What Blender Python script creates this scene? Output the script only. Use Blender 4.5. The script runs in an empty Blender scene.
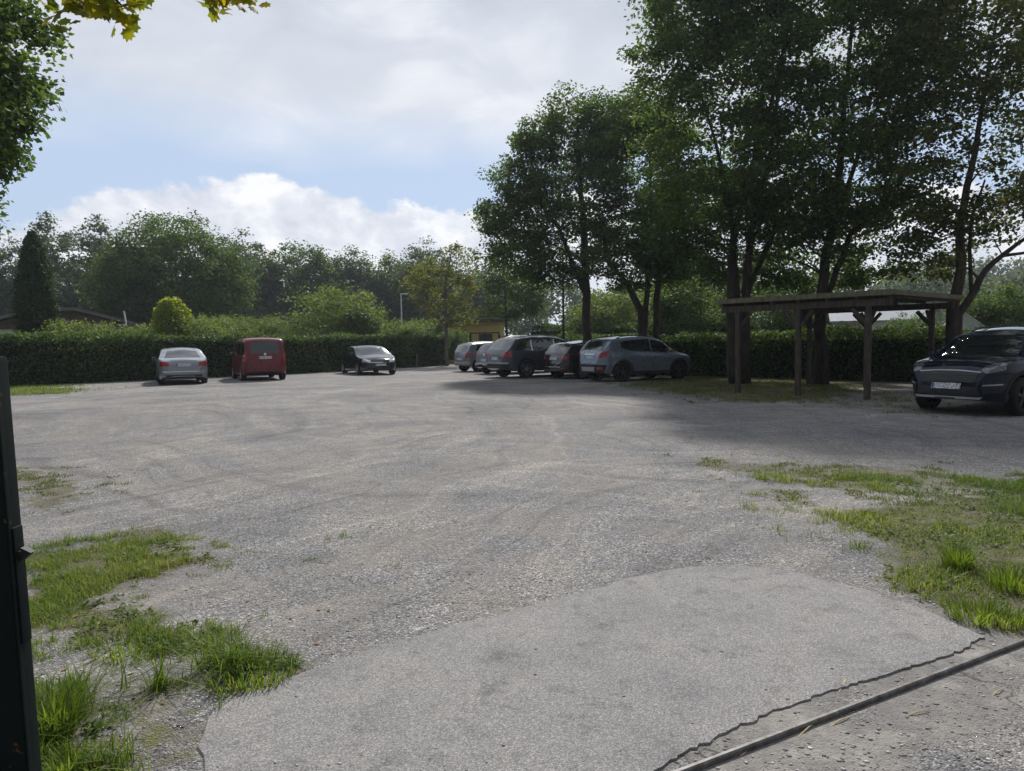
import bpy, bmesh, math, random
import numpy as np
from mathutils import Vector, Matrix
from mathutils.bvhtree import BVHTree

random.seed(7)
C = bpy.context.scene.collection
R = math.radians
MATS = {}

# ------------------------------------------------------------------ camera
CAM_H = 1.5
FPX, W0, H0 = 711.0, 1024, 771
PITCH, ROLL = R(3.55), R(0.8)
fwd = Vector((0, math.cos(PITCH), -math.sin(PITCH)))
rgt0 = Vector((1, 0, 0))
up0 = rgt0.cross(fwd)
rgt = rgt0 * math.cos(ROLL) - up0 * math.sin(ROLL)
upv = up0 * math.cos(ROLL) + rgt0 * math.sin(ROLL)
EYE = Vector((0, 0, CAM_H))


def ray(px, py):
    return fwd + rgt * ((px - W0 / 2) / FPX) + upv * (-(py - H0 / 2) / FPX)


def G(px, py, z=0.0):
    """survey helper: ground point seen at a pixel of the photograph"""
    d = ray(px, py)
    t = (z - CAM_H) / d.z
    p = EYE + d * t
    return (p.x, p.y)


def S(px, py, depth):
    """survey helper: point at a given distance ahead"""
    d = ray(px, py)
    p = EYE + d * (depth / d.y)
    return p


cam_d = bpy.data.cameras.new('camera')
cam = bpy.data.objects.new('camera', cam_d)
C.objects.link(cam)
cam.matrix_world = Matrix((
    (rgt.x, upv.x, -fwd.x, EYE.x), (rgt.y, upv.y, -fwd.y, EYE.y),
    (rgt.z, upv.z, -fwd.z, EYE.z), (0, 0, 0, 1)))
cam_d.sensor_width = 36
cam_d.lens = FPX * 36 / W0
cam_d.clip_start = 0.05
cam_d.clip_end = 5000
bpy.context.scene.camera = cam


# ------------------------------------------------------------------ helpers
def mesh_np(name, v, f, mat=None, smooth=False):
    v = np.asarray(v, dtype=np.float32).reshape(-1, 3)
    f = np.asarray(f, dtype=np.int32)
    me = bpy.data.meshes.new(name)
    n = f.shape[1]
    me.vertices.add(len(v))
    me.vertices.foreach_set('co', v.ravel())
    me.loops.add(f.size)
    me.loops.foreach_set('vertex_index', f.ravel())
    me.polygons.add(len(f))
    me.polygons.foreach_set('loop_start', np.arange(0, f.size, n, dtype=np.int32))
    me.polygons.foreach_set('loop_total', np.full(len(f), n, dtype=np.int32))
    if smooth:
        me.polygons.foreach_set('use_smooth', np.ones(len(f), dtype=bool))
    me.update(calc_edges=True)
    if mat:
        me.materials.append(mat)
    return me


def mesh_py(name, v, f, mat=None, smooth=False, sharp=None):
    me = bpy.data.meshes.new(name)
    me.from_pydata([tuple(p) for p in v], [], [tuple(q) for q in f])
    me.update()
    if smooth:
        me.polygons.foreach_set('use_smooth', np.ones(len(me.polygons), dtype=bool))
        if sharp:
            me.set_sharp_from_angle(angle=R(sharp))
    if mat:
        me.materials.append(mat)
    return me


def obj(name, me, parent=None, label=None, cat=None, group=None, kind=None):
    o = bpy.data.objects.new(name, me)
    C.objects.link(o)
    if parent is not None:
        o.parent = parent
    return tag(o, label, cat, group, kind)


def tag(o, label=None, cat=None, group=None, kind=None):
    if label:
        o['label'] = label
    if cat:
        o['category'] = cat
    if group:
        o['group'] = group
    if kind:
        o['kind'] = kind
    return o


def thing(name, loc, rz, label, cat, group=None):
    o = bpy.data.objects.new(name, None)
    C.objects.link(o)
    o.empty_display_size = 0.2
    o.location = loc
    o.rotation_euler = (0, 0, rz)
    return tag(o, label, cat, group)


class MB:
    """collects boxes, tubes, prisms into one mesh"""

    def __init__(self):
        self.v, self.f = [], []

    def add(self, v, f):
        o = len(self.v)
        self.v += [tuple(p) for p in v]
        self.f += [tuple(i + o for i in q) for q in f]

    def box(self, c, s, rz=0.0, bev=0.0, M=None):
        bm = bmesh.new()
        bmesh.ops.create_cube(bm, size=1.0)
        for p in bm.verts:
            p.co = Vector((p.co.x * s[0], p.co.y * s[1], p.co.z * s[2]))
        if bev:
            bmesh.ops.bevel(bm, geom=list(bm.edges), offset=bev, segments=2, affect='EDGES', profile=0.7)
        m = Matrix.Translation(Vector(c)) @ (M if M is not None else Matrix.Rotation(rz, 4, 'Z'))
        bm.verts.index_update()
        self.add([m @ p.co for p in bm.verts], [[p.index for p in q.verts] for q in bm.faces])
        bm.free()

    def tube(self, pts, rad, n=8, cap=True):
        pts = [Vector(p) for p in pts]
        if not hasattr(rad, '__len__'):
            rad = [rad] * len(pts)
        rings = []
        for i, p in enumerate(pts):
            a = pts[max(i - 1, 0)]
            b = pts[min(i + 1, len(pts) - 1)]
            t = (b - a).normalized()
            x = t.cross(Vector((0.31, 0.95, 0.07))).normalized()
            y = t.cross(x)
            rings.append([p + (x * math.cos(2 * math.pi * k / n) + y * math.sin(2 * math.pi * k / n)) * rad[i] for k in range(n)])
        v = [q for r in rings for q in r]
        f = []
        for i in range(len(pts) - 1):
            for k in range(n):
                f.append((i * n + k, i * n + (k + 1) % n, (i + 1) * n + (k + 1) % n, (i + 1) * n + k))
        if cap:
            f.append(tuple(range(n - 1, -1, -1)))
            f.append(tuple((len(pts) - 1) * n + k for k in range(n)))
        self.add(v, f)

    def prism(self, poly, d0, d1, M=None):
        """polygon in (a,b), extruded along third axis from d0 to d1; M maps (a,b,d) to world"""
        n = len(poly)
        v = [Vector((a, b, d0)) for a, b in poly] + [Vector((a, b, d1)) for a, b in poly]
        if M is not None:
            v = [M @ p for p in v]
        f = [tuple(range(n - 1, -1, -1)), tuple(range(n, 2 * n))]
        for i in range(n):
            f.append((i, (i + 1) % n, n + (i + 1) % n, n + i))
        self.add(v, f)

    def build(self, name, mat, parent=None, smooth=False, sharp=40, **kw):
        return obj(name, mesh_py(name, self.v, self.f, mat, smooth, sharp if smooth else None), parent, **kw)


def grid_faces(nx, ny):
    i = np.arange(nx - 1)[:, None] * ny + np.arange(ny - 1)[None, :]
    i = i.ravel()
    return np.stack([i, i + ny, i + ny + 1, i + 1], 1)


def vnoise(x, y, seed=0):
    xi = np.floor(x).astype(np.int64)
    yi = np.floor(y).astype(np.int64)
    fx, fy = x - xi, y - yi
    fx = fx * fx * (3 - 2 * fx)
    fy = fy * fy * (3 - 2 * fy)

    def h(a, b):
        n = (a * 374761393 + b * 668265263 + seed * 974634777) & 0x7fffffff
        n = ((n ^ (n >> 13)) * 1274126177) & 0x7fffffff
        return ((n ^ (n >> 16)) & 0xffff) / 65535.0
    return (h(xi, yi) * (1 - fx) + h(xi + 1, yi) * fx) * (1 - fy) + (h(xi, yi + 1) * (1 - fx) + h(xi + 1, yi + 1) * fx) * fy


def fbm(x, y, seed=0, oct=4):
    s, a, t = 0, 1.0, 0
    for k in range(oct):
        s = s + a * vnoise(x * 2 ** k + 17.3 * k, y * 2 ** k - 9.1 * k, seed + k)
        t += a
        a *= 0.55
    return s / t


def poly_sd(x, y, poly):
    """signed distance (positive inside)"""
    p = np.asarray(poly, dtype=float)
    d = np.full(x.shape, 1e9)
    ins = np.zeros(x.shape, dtype=bool)
    n = len(p)
    for i in range(n):
        ax, ay = p[i]
        bx, by = p[(i + 1) % n]
        ex, ey = bx - ax, by - ay
        t = np.clip(((x - ax) * ex + (y - ay) * ey) / (ex * ex + ey * ey + 1e-9), 0, 1)
        d = np.minimum(d, np.hypot(x - ax - t * ex, y - ay - t * ey))
        c = ((ay > y) != (by > y)) & (x < (bx - ax) * (y - ay) / (by - ay + 1e-12) + ax)
        ins ^= c
    return np.where(ins, d, -d)


def sstep(a, b, x):
    t = np.clip((x - a) / (b - a), 0, 1)
    return t * t * (3 - 2 * t)


# ------------------------------------------------------------------ materials
class NT:
    def __init__(self, name):
        self.m = bpy.data.materials.new(name)
        self.m.use_nodes = True
        self.t = self.m.node_tree
        self.t.nodes.clear()
        self.out = self.n('ShaderNodeOutputMaterial')

    def n(self, typ, **kw):
        nd = self.t.nodes.new(typ)
        for k, v in kw.items():
            if k.startswith('i_'):
                nd.inputs[k[2:].replace('_', ' ')].default_value = v
            else:
                setattr(nd, k, v)
        return nd

    def l(self, a, b):
        self.t.links.new(a, b)

    def math(self, op, a, b=None, clamp=False):
        nd = self.n('ShaderNodeMath', operation=op, use_clamp=clamp)
        for i, v in enumerate((a, b)):
            if v is None:
                continue
            if isinstance(v, (int, float)):
                nd.inputs[i].default_value = v
            else:
                self.l(v, nd.inputs[i])
        return nd.outputs[0]

    def mix(self, f, a, b, blend='MIX'):
        nd = self.n('ShaderNodeMix', data_type='RGBA', blend_type=blend)
        for k, v in ((0, f), (6, a), (7, b)):
            if isinstance(v, (int, float)):
                nd.inputs[k].default_value = v
            elif isinstance(v, tuple):
                nd.inputs[k].default_value = v if len(v) == 4 else v + (1,)
            else:
                self.l(v, nd.inputs[k])
        return nd.outputs[2]

    def ramp(self, f, stops, interp='LINEAR'):
        nd = self.n('ShaderNodeValToRGB')
        cr = nd.color_ramp
        cr.interpolation = interp
        while len(cr.elements) < len(stops):
            cr.elements.new(0.5)
        for e, (p, c) in zip(cr.elements, stops):
            e.position = p
            e.color = c if len(c) == 4 else tuple(c) + (1,)
        self.l(f, nd.inputs[0])
        return nd.outputs[0]

    def noise(self, scale, vec=None, detail=4, rough=0.55, dist=0.0):
        nd = self.n('ShaderNodeTexNoise')
        nd.inputs['Scale'].default_value = scale
        nd.inputs['Detail'].default_value = detail
        nd.inputs['Roughness'].default_value = rough
        nd.inputs['Distortion'].default_value = dist
        if vec is not None:
            self.l(vec, nd.inputs['Vector'])
        return nd.outputs['Fac']

    def pos(self):
        return self.n('ShaderNodeNewGeometry').outputs['Position']

    def ocoord(self):
        return self.n('ShaderNodeTexCoord').outputs['Object']

    def bsdf(self, color, rough=0.6, metal=0.0, spec=0.5, normal=None, coat=0.0):
        b = self.n('ShaderNodeBsdfPrincipled')
        if isinstance(color, tuple):
            b.inputs['Base Color'].default_value = color if len(color) == 4 else color + (1,)
        else:
            self.l(color, b.inputs['Base Color'])
        if isinstance(rough, (int, float)):
            b.inputs['Roughness'].default_value = rough
        else:
            self.l(rough, b.inputs['Roughness'])
        b.inputs['Metallic'].default_value = metal
        b.inputs['Specular IOR Level'].default_value = spec
        b.inputs['Coat Weight'].default_value = coat
        b.inputs['Coat Roughness'].default_value = 0.04
        if normal is not None:
            self.l(normal, b.inputs['Normal'])
        return b.outputs[0]

    def bump(self, h, strength=0.5, dist=0.01):
        nd = self.n('ShaderNodeBump')
        nd.inputs['Strength'].default_value = strength
        nd.inputs['Distance'].default_value = dist
        self.l(h, nd.inputs['Height'])
        return nd.outputs[0]

    def done(self, sh):
        self.l(sh, self.out.inputs[0])
        return self.m


def simple(name, col, rough=0.6, metal=0.0, spec=0.5, var=0.15, scale=6.0, bump=0.0, coat=0.0):
    t = NT(name)
    o = t.ocoord()
    n = t.noise(scale, o, 5)
    dark = tuple(c * (1 - var) for c in col)
    lite = tuple(min(1, c * (1 + var)) for c in col)
    c = t.ramp(n, [(0.3, dark), (0.7, lite)])
    nm = t.bump(t.noise(scale * 6, o, 4), bump, 0.01) if bump else None
    return t.done(t.bsdf(c, rough, metal, spec, nm, coat))


def leaf_mat(name, cols, trans=0.38, rough=0.6, spec=0.18):
    """cols: list of (pos, rgb) over per-leaf random"""
    t = NT(name)
    g = t.n('ShaderNodeNewGeometry')
    big = t.noise(0.55, t.ocoord(), 2)
    f = t.math('ADD', t.math('MULTIPLY', g.outputs['Random Per Island'], 0.6), t.math('MULTIPLY', t.math('SUBTRACT', big, 0.3), 1.0), True)
    c = t.ramp(f, cols)
    b = t.bsdf(c, rough, 0, spec)
    tr = t.n('ShaderNodeBsdfTranslucent')
    t.l(t.mix(1.0, c, (1.25, 1.35, 0.6, 1), 'MULTIPLY'), tr.inputs['Color'])
    mx = t.n('ShaderNodeMixShader')
    mx.inputs[0].default_value = trans
    t.l(b, mx.inputs[1])
    t.l(tr.outputs[0], mx.inputs[2])
    return t.done(mx.outputs[0])


def bark_mat(name, a, b):
    t = NT(name)
    o = t.ocoord()
    mp = t.n('ShaderNodeMapping')
    mp.inputs['Scale'].default_value = (14, 14, 3)
    t.l(o, mp.inputs[0])
    n = t.noise(1.0, mp.outputs[0], 6, 0.65, 0.4)
    c = t.ramp(n, [(0.3, a), (0.7, b)])
    return t.done(t.bsdf(c, 0.9, 0, 0.2, t.bump(n, 0.9, 0.03)))


def paint(name, col, metal=0.0, rough=0.32, dirt=0.12, spec=0.5, coat=0.6):
    t = NT(name)
    n = t.noise(9, t.ocoord(), 5)
    c = t.mix(t.math('MULTIPLY', n, dirt), col, (0.16, 0.15, 0.13))
    r = t.math('ADD', t.math('MULTIPLY', n, 0.15), rough - 0.05)
    return t.done(t.bsdf(c, r, metal, spec, None, coat))


M_LEAF = leaf_mat('leaf_maple', [(0.0, (0.03, 0.052, 0.02)), (0.45, (0.062, 0.105, 0.032)), (0.8, (0.115, 0.168, 0.042)), (1.0, (0.19, 0.22, 0.06))], 0.54)
M_LEAF2 = leaf_mat('leaf_olive', [(0.0, (0.032, 0.046, 0.014)), (0.5, (0.07, 0.09, 0.026)), (1.0, (0.15, 0.135, 0.045))], 0.5)
M_LEAF3 = leaf_mat('leaf_fresh', [(0.0, (0.03, 0.06, 0.014)), (0.5, (0.07, 0.115, 0.025)), (1.0, (0.13, 0.16, 0.045))])
M_LEAF5 = leaf_mat('leaf_pale', [(0.0, (0.06, 0.09, 0.02)), (0.5, (0.13, 0.175, 0.04)), (1.0, (0.24, 0.26, 0.08))], 0.45)
M_LEAF4 = leaf_mat('leaf_bluegreen', [(0.0, (0.04, 0.062, 0.034)), (0.5, (0.078, 0.11, 0.056)), (1.0, (0.14, 0.175, 0.09))])
M_LEAFY = leaf_mat('leaf_autumn', [(0.0, (0.05, 0.07, 0.015)), (0.5, (0.14, 0.16, 0.035)), (0.85, (0.22, 0.19, 0.04)), (1.0, (0.28, 0.16, 0.04))], 0.5)
M_MAPLE = leaf_mat('leaf_yellowing_maple', [(0.0, (0.07, 0.11, 0.012)), (0.45, (0.20, 0.21, 0.02)), (0.75, (0.40, 0.31, 0.02)), (1.0, (0.26, 0.12, 0.02))], 0.55)
M_HEDGE = leaf_mat('leaf_hedge', [(0.0, (0.022, 0.042, 0.012)), (0.5, (0.054, 0.092, 0.023)), (0.8, (0.11, 0.155, 0.038)), (1.0, (0.2, 0.22, 0.07))], 0.4)
M_CONIF = leaf_mat('needle_dark', [(0.0, (0.018, 0.036, 0.010)), (1.0, (0.055, 0.095, 0.024))], 0.25)
M_THUJA = leaf_mat('needle_golden', [(0.0, (0.15, 0.20, 0.016)), (1.0, (0.38, 0.40, 0.045))], 0.5)
M_GRASS = leaf_mat('grass_blade', [(0.0, (0.06, 0.10, 0.016)), (0.45, (0.11, 0.17, 0.026)), (0.72, (0.19, 0.23, 0.045)), (0.88, (0.36, 0.31, 0.13)), (1.0, (0.42, 0.36, 0.2))], 0.5, 0.5, 0.25)
M_GRASSD = leaf_mat('grass_short', [(0.0, (0.07, 0.085, 0.022)), (0.6, (0.13, 0.15, 0.035)), (1.0, (0.24, 0.21, 0.085))], 0.4, 0.55, 0.2)
M_BARK = bark_mat('bark_grey_brown', (0.025, 0.020, 0.016), (0.085, 0.07, 0.055))
M_BARKL = bark_mat('bark_pale', (0.09, 0.08, 0.065), (0.2, 0.18, 0.15))
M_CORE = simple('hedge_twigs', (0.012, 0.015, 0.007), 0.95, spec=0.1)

M_GLASS = NT('car_glass')
_b = M_GLASS.bsdf((0.010, 0.012, 0.014), 0.03, 0, 0.9, None, 0.5)
_b.node.inputs['IOR'].default_value = 1.52
M_GLASS = M_GLASS.done(_b)
M_TYRE = simple('tyre_rubber', (0.012, 0.012, 0.012), 0.8, spec=0.25)
M_ALLOY = simple('alloy', (0.42, 0.42, 0.43), 0.32, 0.8)
M_ALLOYD = simple('alloy_dark', (0.05, 0.05, 0.055), 0.4, 0.7)
M_PLAST = simple('black_plastic', (0.018, 0.018, 0.019), 0.6, spec=0.3)
M_GLOSSB = simple('black_gloss', (0.008, 0.008, 0.009), 0.12)
M_CHROME = simple('chrome', (0.7, 0.7, 0.72), 0.15, 1.0, var=0.04)
M_RED = simple('tail_lamp_red', (0.33, 0.012, 0.014), 0.15, coat=0.5, var=0.3, scale=14)
M_LAMP = simple('lamp_clear', (0.55, 0.56, 0.58), 0.12, 0.3, coat=0.7, var=0.3, scale=18)
M_LAMPD = simple('lamp_smoked', (0.10, 0.105, 0.115), 0.12, 0.3, coat=0.7, var=0.6, scale=25)
M_AMBER = simple('lamp_amber', (0.5, 0.16, 0.02), 0.2)
M_SKIDP = simple('skid_silver', (0.36, 0.36, 0.37), 0.4, 0.4)
M_BLUEB = simple('plate_blue', (0.02, 0.06, 0.32), 0.5)
M_UNDER = simple('underbody', (0.008, 0.008, 0.008), 0.9, spec=0.1)


def plate_mat():
    t = NT('plate_white')
    n = t.noise(38, t.ocoord(), 2)
    c = t.ramp(n, [(0.42, (0.16, 0.16, 0.17)), (0.52, (0.62, 0.62, 0.62))])
    return t.done(t.bsdf(c, 0.4))


M_PLATE = plate_mat()


# ------------------------------------------------------------------ world, sun
SUN_EL, SUN_AZ = R(46), R(8)           # azimuth from +Y towards +X


def make_world():
    sc = bpy.context.scene
    w = bpy.data.worlds.new('World')
    sc.world = w
    w.use_nodes = True
    t = NT.__new__(NT)
    t.t = w.node_tree
    t.t.nodes.clear()
    out = t.n('ShaderNodeOutputWorld')
    bg = t.n('ShaderNodeBackground')
    bg.inputs['Strength'].default_value = 0.1
    sky = t.n('ShaderNodeTexSky')
    sky.sky_type = 'NISHITA'
    sky.sun_disc = False
    sky.sun_elevation = SUN_EL
    sky.sun_rotation = SUN_AZ
    sky.air_density = 1.0
    sky.dust_density = 0.6
    sky.ozone_density = 1.5
    d = t.n('ShaderNodeTexCoord').outputs['Generated']
    sx = t.n('ShaderNodeSeparateXYZ')
    t.l(d, sx.inputs[0])
    el = t.math('ARCSINE', sx.outputs['Z'])
    az = t.math('ARCTAN2', sx.outputs['X'], sx.outputs['Y'])
    cv = t.n('ShaderNodeCombineXYZ')
    t.l(az, cv.inputs[0])
    t.l(t.math('MULTIPLY', el, 2.2), cv.inputs[1])
    vec = cv.outputs[0]
    cv2 = t.n('ShaderNodeCombineXYZ')
    t.l(az, cv2.inputs[0])
    t.l(t.math('MULTIPLY', el, 1.3), cv2.inputs[1])
    # low cumulus bank: crisp billowed top
    n1 = t.noise(3.1, az if False else cv2.outputs[0], 2, 0.5)
    n2 = t.noise(13, cv2.outputs[0], 6, 0.58, 0.15)
    top = t.math('ADD', R(11.2), t.math('ADD', t.math('MULTIPLY', t.math('SUBTRACT', n1, 0.5), R(11)), t.math('MULTIPLY', t.math('SUBTRACT', n2, 0.5), R(6.5))))
    # bank sinks towards the left edge of the view
    lft = t.math('MULTIPLY', t.math('SUBTRACT', -0.44, az), 0.4)
    top = t.math('SUBTRACT', top, t.math('MAXIMUM', lft, 0.0))
    low = t.math('DIVIDE', t.math('SUBTRACT', top, el), R(0.7), True)
    # high sheet
    n3 = t.noise(2.2, vec, 5, 0.5, 0.3)
    n4 = t.noise(5.5, vec, 5, 0.55, 0.5)
    hi = t.math('DIVIDE', t.math('SUBTRACT', t.math('ADD', el, t.math('ADD', t.math('MULTIPLY', t.math('SUBTRACT', n3, 0.5), R(7)), t.math('MULTIPLY', t.math('SUBTRACT', n4, 0.5), R(4)))), R(13.0)), R(5.0), True)
    # soft brightness of the sheet: grey bellies, bright thin parts
    shade = t.ramp(t.math('ADD', t.math('MULTIPLY', n3, 0.55), t.math('MULTIPLY', n4, 0.45)), [(0.36, (4.1, 4.55, 5.4)), (0.5, (5.5, 5.9, 6.7)), (0.62, (8.2, 8.4, 8.8))])
    rise = t.math('DIVIDE', t.math('SUBTRACT', el, R(15)), R(14), True)
    shade = t.mix(t.math('MULTIPLY', t.math('SUBTRACT', 1.0, rise), 0.55), shade, (8.2, 8.4, 8.8))
    lowc = t.ramp(n2, [(0.36, (5.9, 6.25, 7.1)), (0.5, (7.3, 7.5, 8.1)), (0.62, (9.2, 9.2, 9.3))])
    skyc = t.mix(1.0, sky.outputs[0], (0.62, 0.74, 0.93, 1), 'MULTIPLY')
    skyc = t.mix(0.85, skyc, (5.0, 6.1, 7.8))
    c = t.mix(t.math('MULTIPLY', hi, 0.95), skyc, shade)
    c = t.mix(t.math('MULTIPLY', low, 0.93), c, lowc)
    # clouds glow towards the sun and are duller on the far side of the sky
    dt = t.n('ShaderNodeVectorMath', operation='DOT_PRODUCT')
    t.l(d, dt.inputs[0])
    dt.inputs[1].default_value = (math.sin(SUN_AZ) * math.cos(SUN_EL), math.cos(SUN_AZ) * math.cos(SUN_EL), math.sin(SUN_EL))
    gl = t.n('ShaderNodeMapRange', interpolation_type='SMOOTHSTEP')
    t.l(dt.outputs['Value'], gl.inputs[0])
    gl.inputs[1].default_value = -0.35
    gl.inputs[2].default_value = 0.70
    gl.inputs[3].default_value = 0.37
    gl.inputs[4].default_value = 1.0
    c = t.mix(1.0, c, gl.outputs[0], 'MULTIPLY')
    t.l(c, bg.inputs['Color'])
    t.l(bg.outputs[0], out.inputs[0])
    ld = bpy.data.lights.new('sun', 'SUN')
    ld.energy = 4.6
    ld.angle = R(4)
    ld.color = (1.0, 0.965, 0.91)
    so = bpy.data.objects.new('sun', ld)
    C.objects.link(so)
    to_sun = Vector((math.sin(SUN_AZ) * math.cos(SUN_EL), math.cos(SUN_AZ) * math.cos(SUN_EL), math.sin(SUN_EL)))
    so.rotation_euler = to_sun.to_track_quat('Z', 'Y').to_euler()
    so.location = (0, 0, 60)
    vs = sc.view_settings
    vs.view_transform = 'Standard'
    vs.look = 'None'
    vs.exposure = 0.16
    vs.gamma = 1.0
    vs.use_curve_mapping = False
    cy = sc.cycles
    cy.max_bounces = 6
    cy.diffuse_bounces = 3
    cy.glossy_bounces = 3
    cy.transmission_bounces = 4
    cy.transparent_max_bounces = 6
    cy.sample_clamp_indirect = 6
    cy.caustics_reflective = False
    cy.caustics_refractive = False
    cy.use_denoising = True


make_world()

# ------------------------------------------------------------------ ground
PX = lambda pts: [G(*p) for p in pts]
L1 = PX([(22, 560), (110, 545), (215, 558), (150, 580), (105, 600), (170, 622), (250, 640), (318, 664), (300, 682), (235, 698), (150, 662), (60, 640), (24, 625)])
L1B = PX([(10, 470), (70, 480), (105, 495), (60, 512), (14, 512)])
L1C = PX([(100, 540), (160, 528), (220, 560), (180, 572)])
L2 = PX([(-60, 696), (62, 694), (78, 722), (92, 790), (-60, 830)])
L4 = PX([(-10, 386), (55, 386), (82, 390), (70, 395), (-10, 397)])
R1 = PX([(822, 516), (880, 508), (930, 500), (1040, 478), (1180, 478), (1180, 660), (1010, 640), (985, 634), (930, 606), (890, 588), (900, 560), (870, 540)])
R2 = PX([(665, 458), (760, 462), (870, 466), (1024, 480), (1024, 500), (900, 500), (820, 490), (740, 478)])
R2B = PX([(740, 486), (830, 492), (820, 512), (760, 506)])
R3 = PX([(615, 386), (690, 376), (800, 380), (865, 384), (870, 392), (820, 402), (735, 404), (680, 396)])
R4 = PX([(760, 398), (900, 396), (1100, 405), (1100, 416), (930, 418), (800, 408)])
SOFT = [(L1, 1.0), (L1B, 0.85), (L1C, 0.75), (L2, 1.0), (L4, 0.9), (R1, 1.0), (R2, 0.66), (R2B, 0.5), (R3, 0.8), (R4, 0.5)]
SOIL_SHADE = [([(5.8, 22.5), (7.6, 18.6), (9.5, 17.2), (12, 16.0), (20, 11.5), (22, 16), (13, 24), (7, 29.5), (4.2, 31)], 0.5),  # dark earth by the carport, also standing in for tree shade
        (PX([(30, 640), (90, 655), (150, 672), (225, 702), (205, 725), (200, 790), (60, 800)]), 0.62)]

HEDGE_L = [(-30.0, 17.5), (-17.4, 30.6), (-10.6, 37.4), (-4.6, 46.5)]
HEDGE_R = [(2.3, 35.2), (7.4, 28.9), (13.4, 23.2), (21.5, 15.8)]
LOT = HEDGE_L + [(0.5, 47.0)] + HEDGE_R + [(24, 8), (24, -20), (-34, -20)]

RAIL_A, RAIL_B = Vector(G(1024, 647) + (0,)), Vector(G(705, 771) + (0,))
rd = (RAIL_A - RAIL_B).normalized()
rn = Vector((-rd.y, rd.x, 0))            # away from camera side


def rail_s(x, y):
    return (x - RAIL_B.x) * rn.x + (y - RAIL_B.y) * rn.y


apron_px = [(203, 790), (201, 742), (208, 722), (232, 706), (285, 686), (330, 669), (352, 659), (410, 643), (480, 624), (560, 602),
            (640, 580), (690, 571), (735, 569), (790, 576), (850, 589), (915, 611), (960, 630), (984, 641)]
near_px = [(984, 641), (962, 655), (930, 667), (905, 674), (880, 683), (850, 690), (826, 698), (800, 707), (775, 717), (752, 727), (735, 733), (712, 745), (690, 756), (668, 768), (640, 786)]


def crosses(poly):
    return np.array(poly)


def soft_mask(x, y, soil=False):
    m = np.zeros_like(x)
    n = (fbm(x * 1.6, y * 1.6, 3) - 0.5) * 0.5
    nf = fbm(x * 6, y * 6, 9) - 0.5
    for poly, wt in (SOFT + SOIL_SHADE if soil else SOFT):
        sd = poly_sd(x, y, poly)
        sc_ = np.clip(np.hypot(x, y) / 9, 0.6, 2.0)
        k = sstep(-0.22, 0.30, sd / sc_ + n * 0.9 + nf * 0.5)
        m = np.maximum(m, k * wt)
        m = np.maximum(m, 0.40 * wt * sstep(-1.0, 0.15, sd / sc_ + n * 2.2 + nf * 0.9))
    return m


def out_mask(x, y):
    return sstep(-0.1, -0.9, poly_sd(x, y, LOT))


def ground_z(x, y):
    z = 0.018 + (fbm(x * 2.2, y * 2.2, 31) - 0.5) * 0.010 * np.exp(-((rail_s(x, y) - 0.3) / 0.35) ** 2)
    near = np.exp(-(np.hypot(x, y - 5) / 14) ** 2)
    z = z + (fbm(x * 0.9, y * 0.9, 21) - 0.5) * 0.05 * sstep(5.5, 9, np.hypot(x, y))
    z = z + (fbm(x * 5, y * 5, 22) - 0.5) * 0.007 * near * sstep(0.3, 0.9, np.abs(rail_s(x, y) - 0.4))
    return z


def axis(fine_a, fine_b, step, far):
    a = list(np.arange(fine_a, fine_b + 1e-6, step))
    s, x = step, fine_b
    while x < far:
        s *= 1.25
        x += s
        a.append(x)
    s, x = step, fine_a
    pre = []
    while x > -far:
        s *= 1.25
        x -= s
        pre.append(x)
    return np.array(pre[::-1] + a)


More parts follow.
